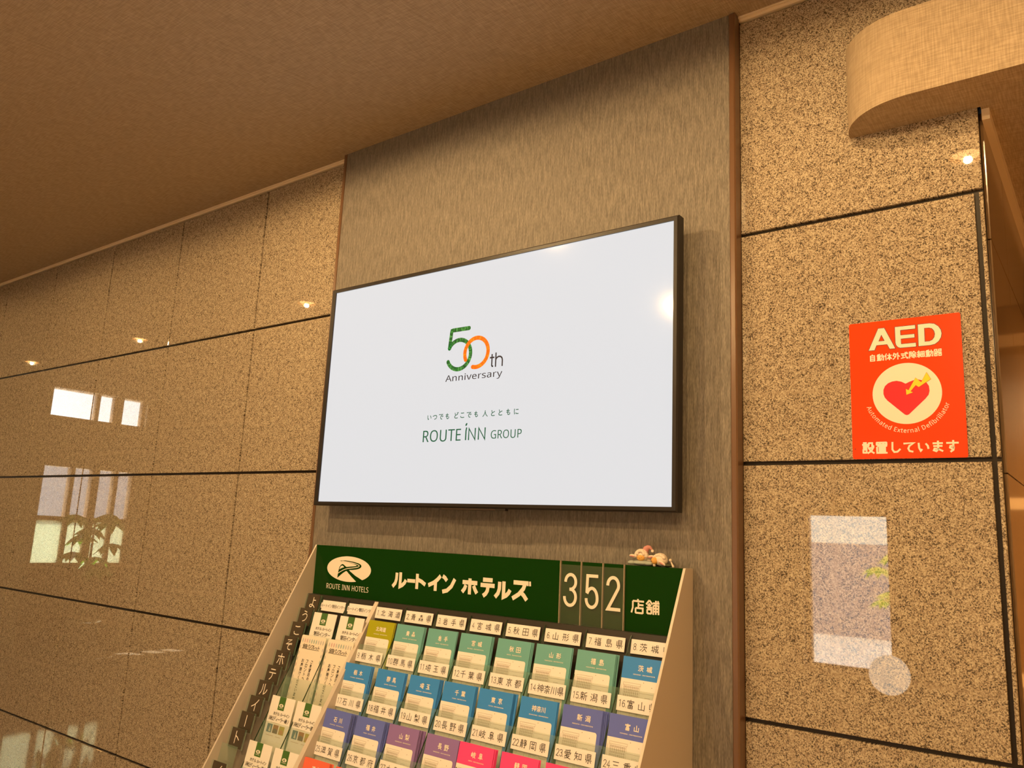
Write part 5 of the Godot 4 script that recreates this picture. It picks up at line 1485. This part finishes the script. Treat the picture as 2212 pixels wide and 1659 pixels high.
# ---------------------------------------------------------------- small figures on the header board
func build_figurines() -> void:
	var wool := mat(0.78, 0.66, 0.54, 0.6)
	var face := mat(0.66, 0.36, 0.075, 0.55)
	var rose := mat(0.55, 0.24, 0.22, 0.6)
	var pillow := mat(0.36, 0.40, 0.36, 0.65)
	var dark := mat(0.05, 0.02, 0.01, 0.5)
	var a := thing("sheep_figurine", "small sheep figurine in a pink nightcap lying on a pale pillow", "figurine", Vector3(1.6965, 1.3995, 0.052))
	var st := begin()
	ball(st, Vector3(0.0, 0.0062, 0.0), Vector3(0.029, 0.0062, 0.017), Basis.IDENTITY, 28, 14)
	for x in [-0.022, 0.022]:
		for z in [-0.010, 0.010]:
			ball(st, Vector3(x, 0.0062, z), Vector3(0.010, 0.0050, 0.008))
	obj("pillow", st.commit(), pillow, a)
	st = begin()
	ball(st, Vector3(0.0, 0.0225, -0.002), Vector3(0.0150, 0.0130, 0.0125), Basis.IDENTITY, 22, 14)
	for k in 11:
		var an := PI * (k / 10.0)
		ball(st, Vector3(0.0132 * cos(an), 0.0225 + 0.0118 * sin(an), 0.0055), Vector3(0.0046, 0.0044, 0.0050))
	for k in 7:
		var an := PI * (k / 6.0)
		ball(st, Vector3(0.0085 * cos(an), 0.0268 + 0.0070 * sin(an), 0.0090), Vector3(0.0042, 0.0036, 0.0036))
	ball(st, Vector3(0.006, 0.0135, -0.010), Vector3(0.018, 0.010, 0.008))
	obj("wool", st.commit(), wool, a)
	st = begin()
	ball(st, Vector3(0.0, 0.0178, 0.0075), Vector3(0.0098, 0.0072, 0.0062), Basis.IDENTITY, 20, 12)
	var fc := obj("face", st.commit(), face, a)
	st = begin()
	for x in [-0.0046, 0.0046]:
		ball(st, Vector3(x, 0.0190, 0.0132), Vector3(0.0013, 0.0004, 0.0005))
	ball(st, Vector3(0.0, 0.0172, 0.0138), Vector3(0.0010, 0.0007, 0.0006))
	obj("features", st.commit(), dark, fc)
	for sx in [-1.0, 1.0]:
		st = begin()
		ball(st, Vector3(sx * 0.0225, 0.0212, 0.002), Vector3(0.0105, 0.0038, 0.0034), Basis(Vector3(0, 0, 1), sx * 0.10), 18, 10)
		var ear := obj("ear", st.commit(), wool, a)
		st = begin()
		ball(st, Vector3(sx * 0.0235, 0.0206, 0.0040), Vector3(0.0075, 0.0020, 0.0022), Basis(Vector3(0, 0, 1), sx * 0.10), 14, 8)
		obj("inner_ear", st.commit(), rose, ear)
	st = begin()
	var bend := [Vector3(0.0065, 0.0315, -0.001), Vector3(0.0090, 0.0385, -0.001), Vector3(0.0135, 0.0420, -0.001), Vector3(0.0185, 0.0425, -0.001), Vector3(0.0225, 0.0395, -0.001), Vector3(0.0245, 0.0365, -0.001)]
	var rad := [0.0085, 0.0070, 0.0056, 0.0042, 0.0028, 0.0016]
	for k in bend.size() - 1:
		for i in 6:
			var f := i / 6.0
			ball(st, bend[k].lerp(bend[k + 1], f), Vector3.ONE * lerpf(rad[k], rad[k + 1], f), Basis.IDENTITY, 14, 8)
	var cap := obj("nightcap", st.commit(), rose, a)
	st = begin()
	ball(st, Vector3(0.0255, 0.0345, -0.001), Vector3.ONE * 0.0036)
	obj("pompom", st.commit(), wool, cap)
	# the second one curls up without a cap
	var b := thing("sheep_figurine", "small sheep figurine curled on its side without a cap", "figurine", Vector3(1.7415, 1.3995, 0.052))
	st = begin()
	ball(st, Vector3(0.0015, 0.0165, -0.002), Vector3(0.0170, 0.0145, 0.0130), Basis(Vector3(0, 0, 1), -0.25), 24, 14)
	for k in 8:
		var an := PI * 0.15 + PI * 0.9 * (k / 7.0)
		ball(st, Vector3(0.0015 + 0.0125 * cos(an), 0.0165 + 0.0095 * sin(an), 0.0050), Vector3(0.0052, 0.0046, 0.0055))
	ball(st, Vector3(-0.011, 0.0035, 0.006), Vector3(0.0035, 0.0040, 0.0035))
	obj("wool", st.commit(), wool, b)
	st = begin()
	ball(st, Vector3(-0.0095, 0.0135, 0.0065), Vector3(0.0088, 0.0085, 0.0070), Basis(Vector3(0, 0, 1), 0.3), 20, 12)
	fc = obj("face", st.commit(), face, b)
	st = begin()
	for q in [[-0.0145, 0.0118], [-0.0075, 0.0138]]:
		ball(st, Vector3(q[0], q[1], 0.0126), Vector3(0.0009, 0.0010, 0.0006))
	obj("features", st.commit(), dark, fc)
	st = begin()
	ball(st, Vector3(0.0100, 0.0085, 0.0085), Vector3(0.0095, 0.0036, 0.0036), Basis(Vector3(0, 0, 1), -0.55), 18, 10)
	var e2 := obj("ear", st.commit(), wool, b)
	st = begin()
	ball(st, Vector3(0.0100, 0.0078, 0.0108), Vector3(0.0070, 0.0021, 0.0021), Basis(Vector3(0, 0, 1), -0.55), 14, 8)
	obj("inner_ear", st.commit(), rose, e2)
	st = begin()
	ball(st, Vector3(0.0190, 0.0040, -0.002), Vector3(0.0120, 0.0040, 0.0080), Basis.IDENTITY, 16, 10)
	obj("body", st.commit(), mat(0.05, 0.055, 0.02, 0.5), b)
	st = begin()
	for k in 7:
		var f := k / 6.0
		ball(st, Vector3(0.0330 - 0.0062 * f, 0.0020 + 0.0120 * f, -0.001), Vector3.ONE * lerpf(0.0028, 0.0013, f), Basis.IDENTITY, 12, 8)
	ball(st, Vector3(0.0262, 0.0160, -0.001), Vector3.ONE * 0.0034)
	obj("leg", st.commit(), wool, b)

# ---------------------------------------------------------------- things mirrored in the polished stone
func build_plant() -> void:
	leafy("potted_plant", "leafy green umbrella plant in a round pot by the entrance door", Vector3(-6.55, 0.0, 2.70), [0.92, 1.02, 1.08, 1.18, 1.26, 1.34, 1.42, 1.48, 1.50], 0.20, Color(0.14, 0.36, 0.035))
	leafy("potted_shrub", "yellow-green potted shrub standing outside the street window", Vector3(0.55, -0.14, 8.0), [0.9, 1.1, 1.2, 1.35, 1.45, 1.5, 1.6], 0.16, Color(0.42, 0.40, 0.03))

func leafy(called: String, label: String, at: Vector3, tiers: Array, reach: float, tint: Color) -> void:
	var t := thing(called, label, "plant", at)
	var st := begin()
	lathe(st, [0.0, 0.0, 0.14, 0.0, 0.19, 0.30, 0.20, 0.34, 0.175, 0.34, 0.17, 0.30, 0.0, 0.29], 28)
	obj("pot", st.commit(), mat(0.30, 0.25, 0.18, 0.5), t)
	st = begin()
	lathe(st, [0.018, 0.28, 0.015, 0.8, 0.010, 1.40], 10)
	obj("stem", st.commit(), mat(0.16, 0.12, 0.05, 0.7), t)
	st = begin()
	var rim := [Vector3(0, 0, 0), Vector3(0.035, 0.012, 0.06), Vector3(0.040, 0.008, 0.13), Vector3(0, -0.02, 0.22), Vector3(-0.040, 0.008, 0.13), Vector3(-0.035, 0.012, 0.06)]
	for k in range(1, 5):
		tri(st, rim[0], rim[k], rim[k + 1])
	var leaf := st.commit()
	var green := mat(tint.r, tint.g, tint.b, 0.4)
	green.backlight_enabled = true
	green.backlight = Color(0.30, 0.60, 0.10)
	for w in tiers.size():
		var an := w * 2.4
		var hub := Vector3(cos(an) * reach, tiers[w], sin(an) * reach)
		for k in 7:
			var l := obj("leaf", leaf, green, t, hub)
			l.rotation = Vector3(0.35 + rng.randf() * 0.3, an + TAU * k / 7.0, 0)

func build_globe_lamp() -> void:
	var t := thing("globe_lamp", "lit white globe lamp on a thin dark stand by the street window", "lamp", Vector3(1.51, 0.0, 3.20))
	var st := begin()
	lathe(st, [0.0, 0.0, 0.12, 0.0, 0.12, 0.015, 0.02, 0.02, 0.012, 0.06, 0.012, 0.70, 0.03, 0.705], 24)
	obj("stand", st.commit(), M.bezel, t)
	st = begin()
	ball(st, Vector3(0, 0.80, 0), Vector3.ONE * 0.105, Basis.IDENTITY, 40, 24)
	obj("globe", st.commit(), glow(1.0, 0.86, 0.66, 4.5), t)
	var l := OmniLight3D.new()
	l.name = "globe_light"
	l.position = Vector3(0, 0.80, 0)
	l.light_color = Color(1.0, 0.86, 0.66)
	l.light_energy = 0.35
	l.light_size = 0.10
	l.omni_range = 8.0
	l.omni_attenuation = 2.0
	l.shadow_enabled = true
	t.add_child(l)
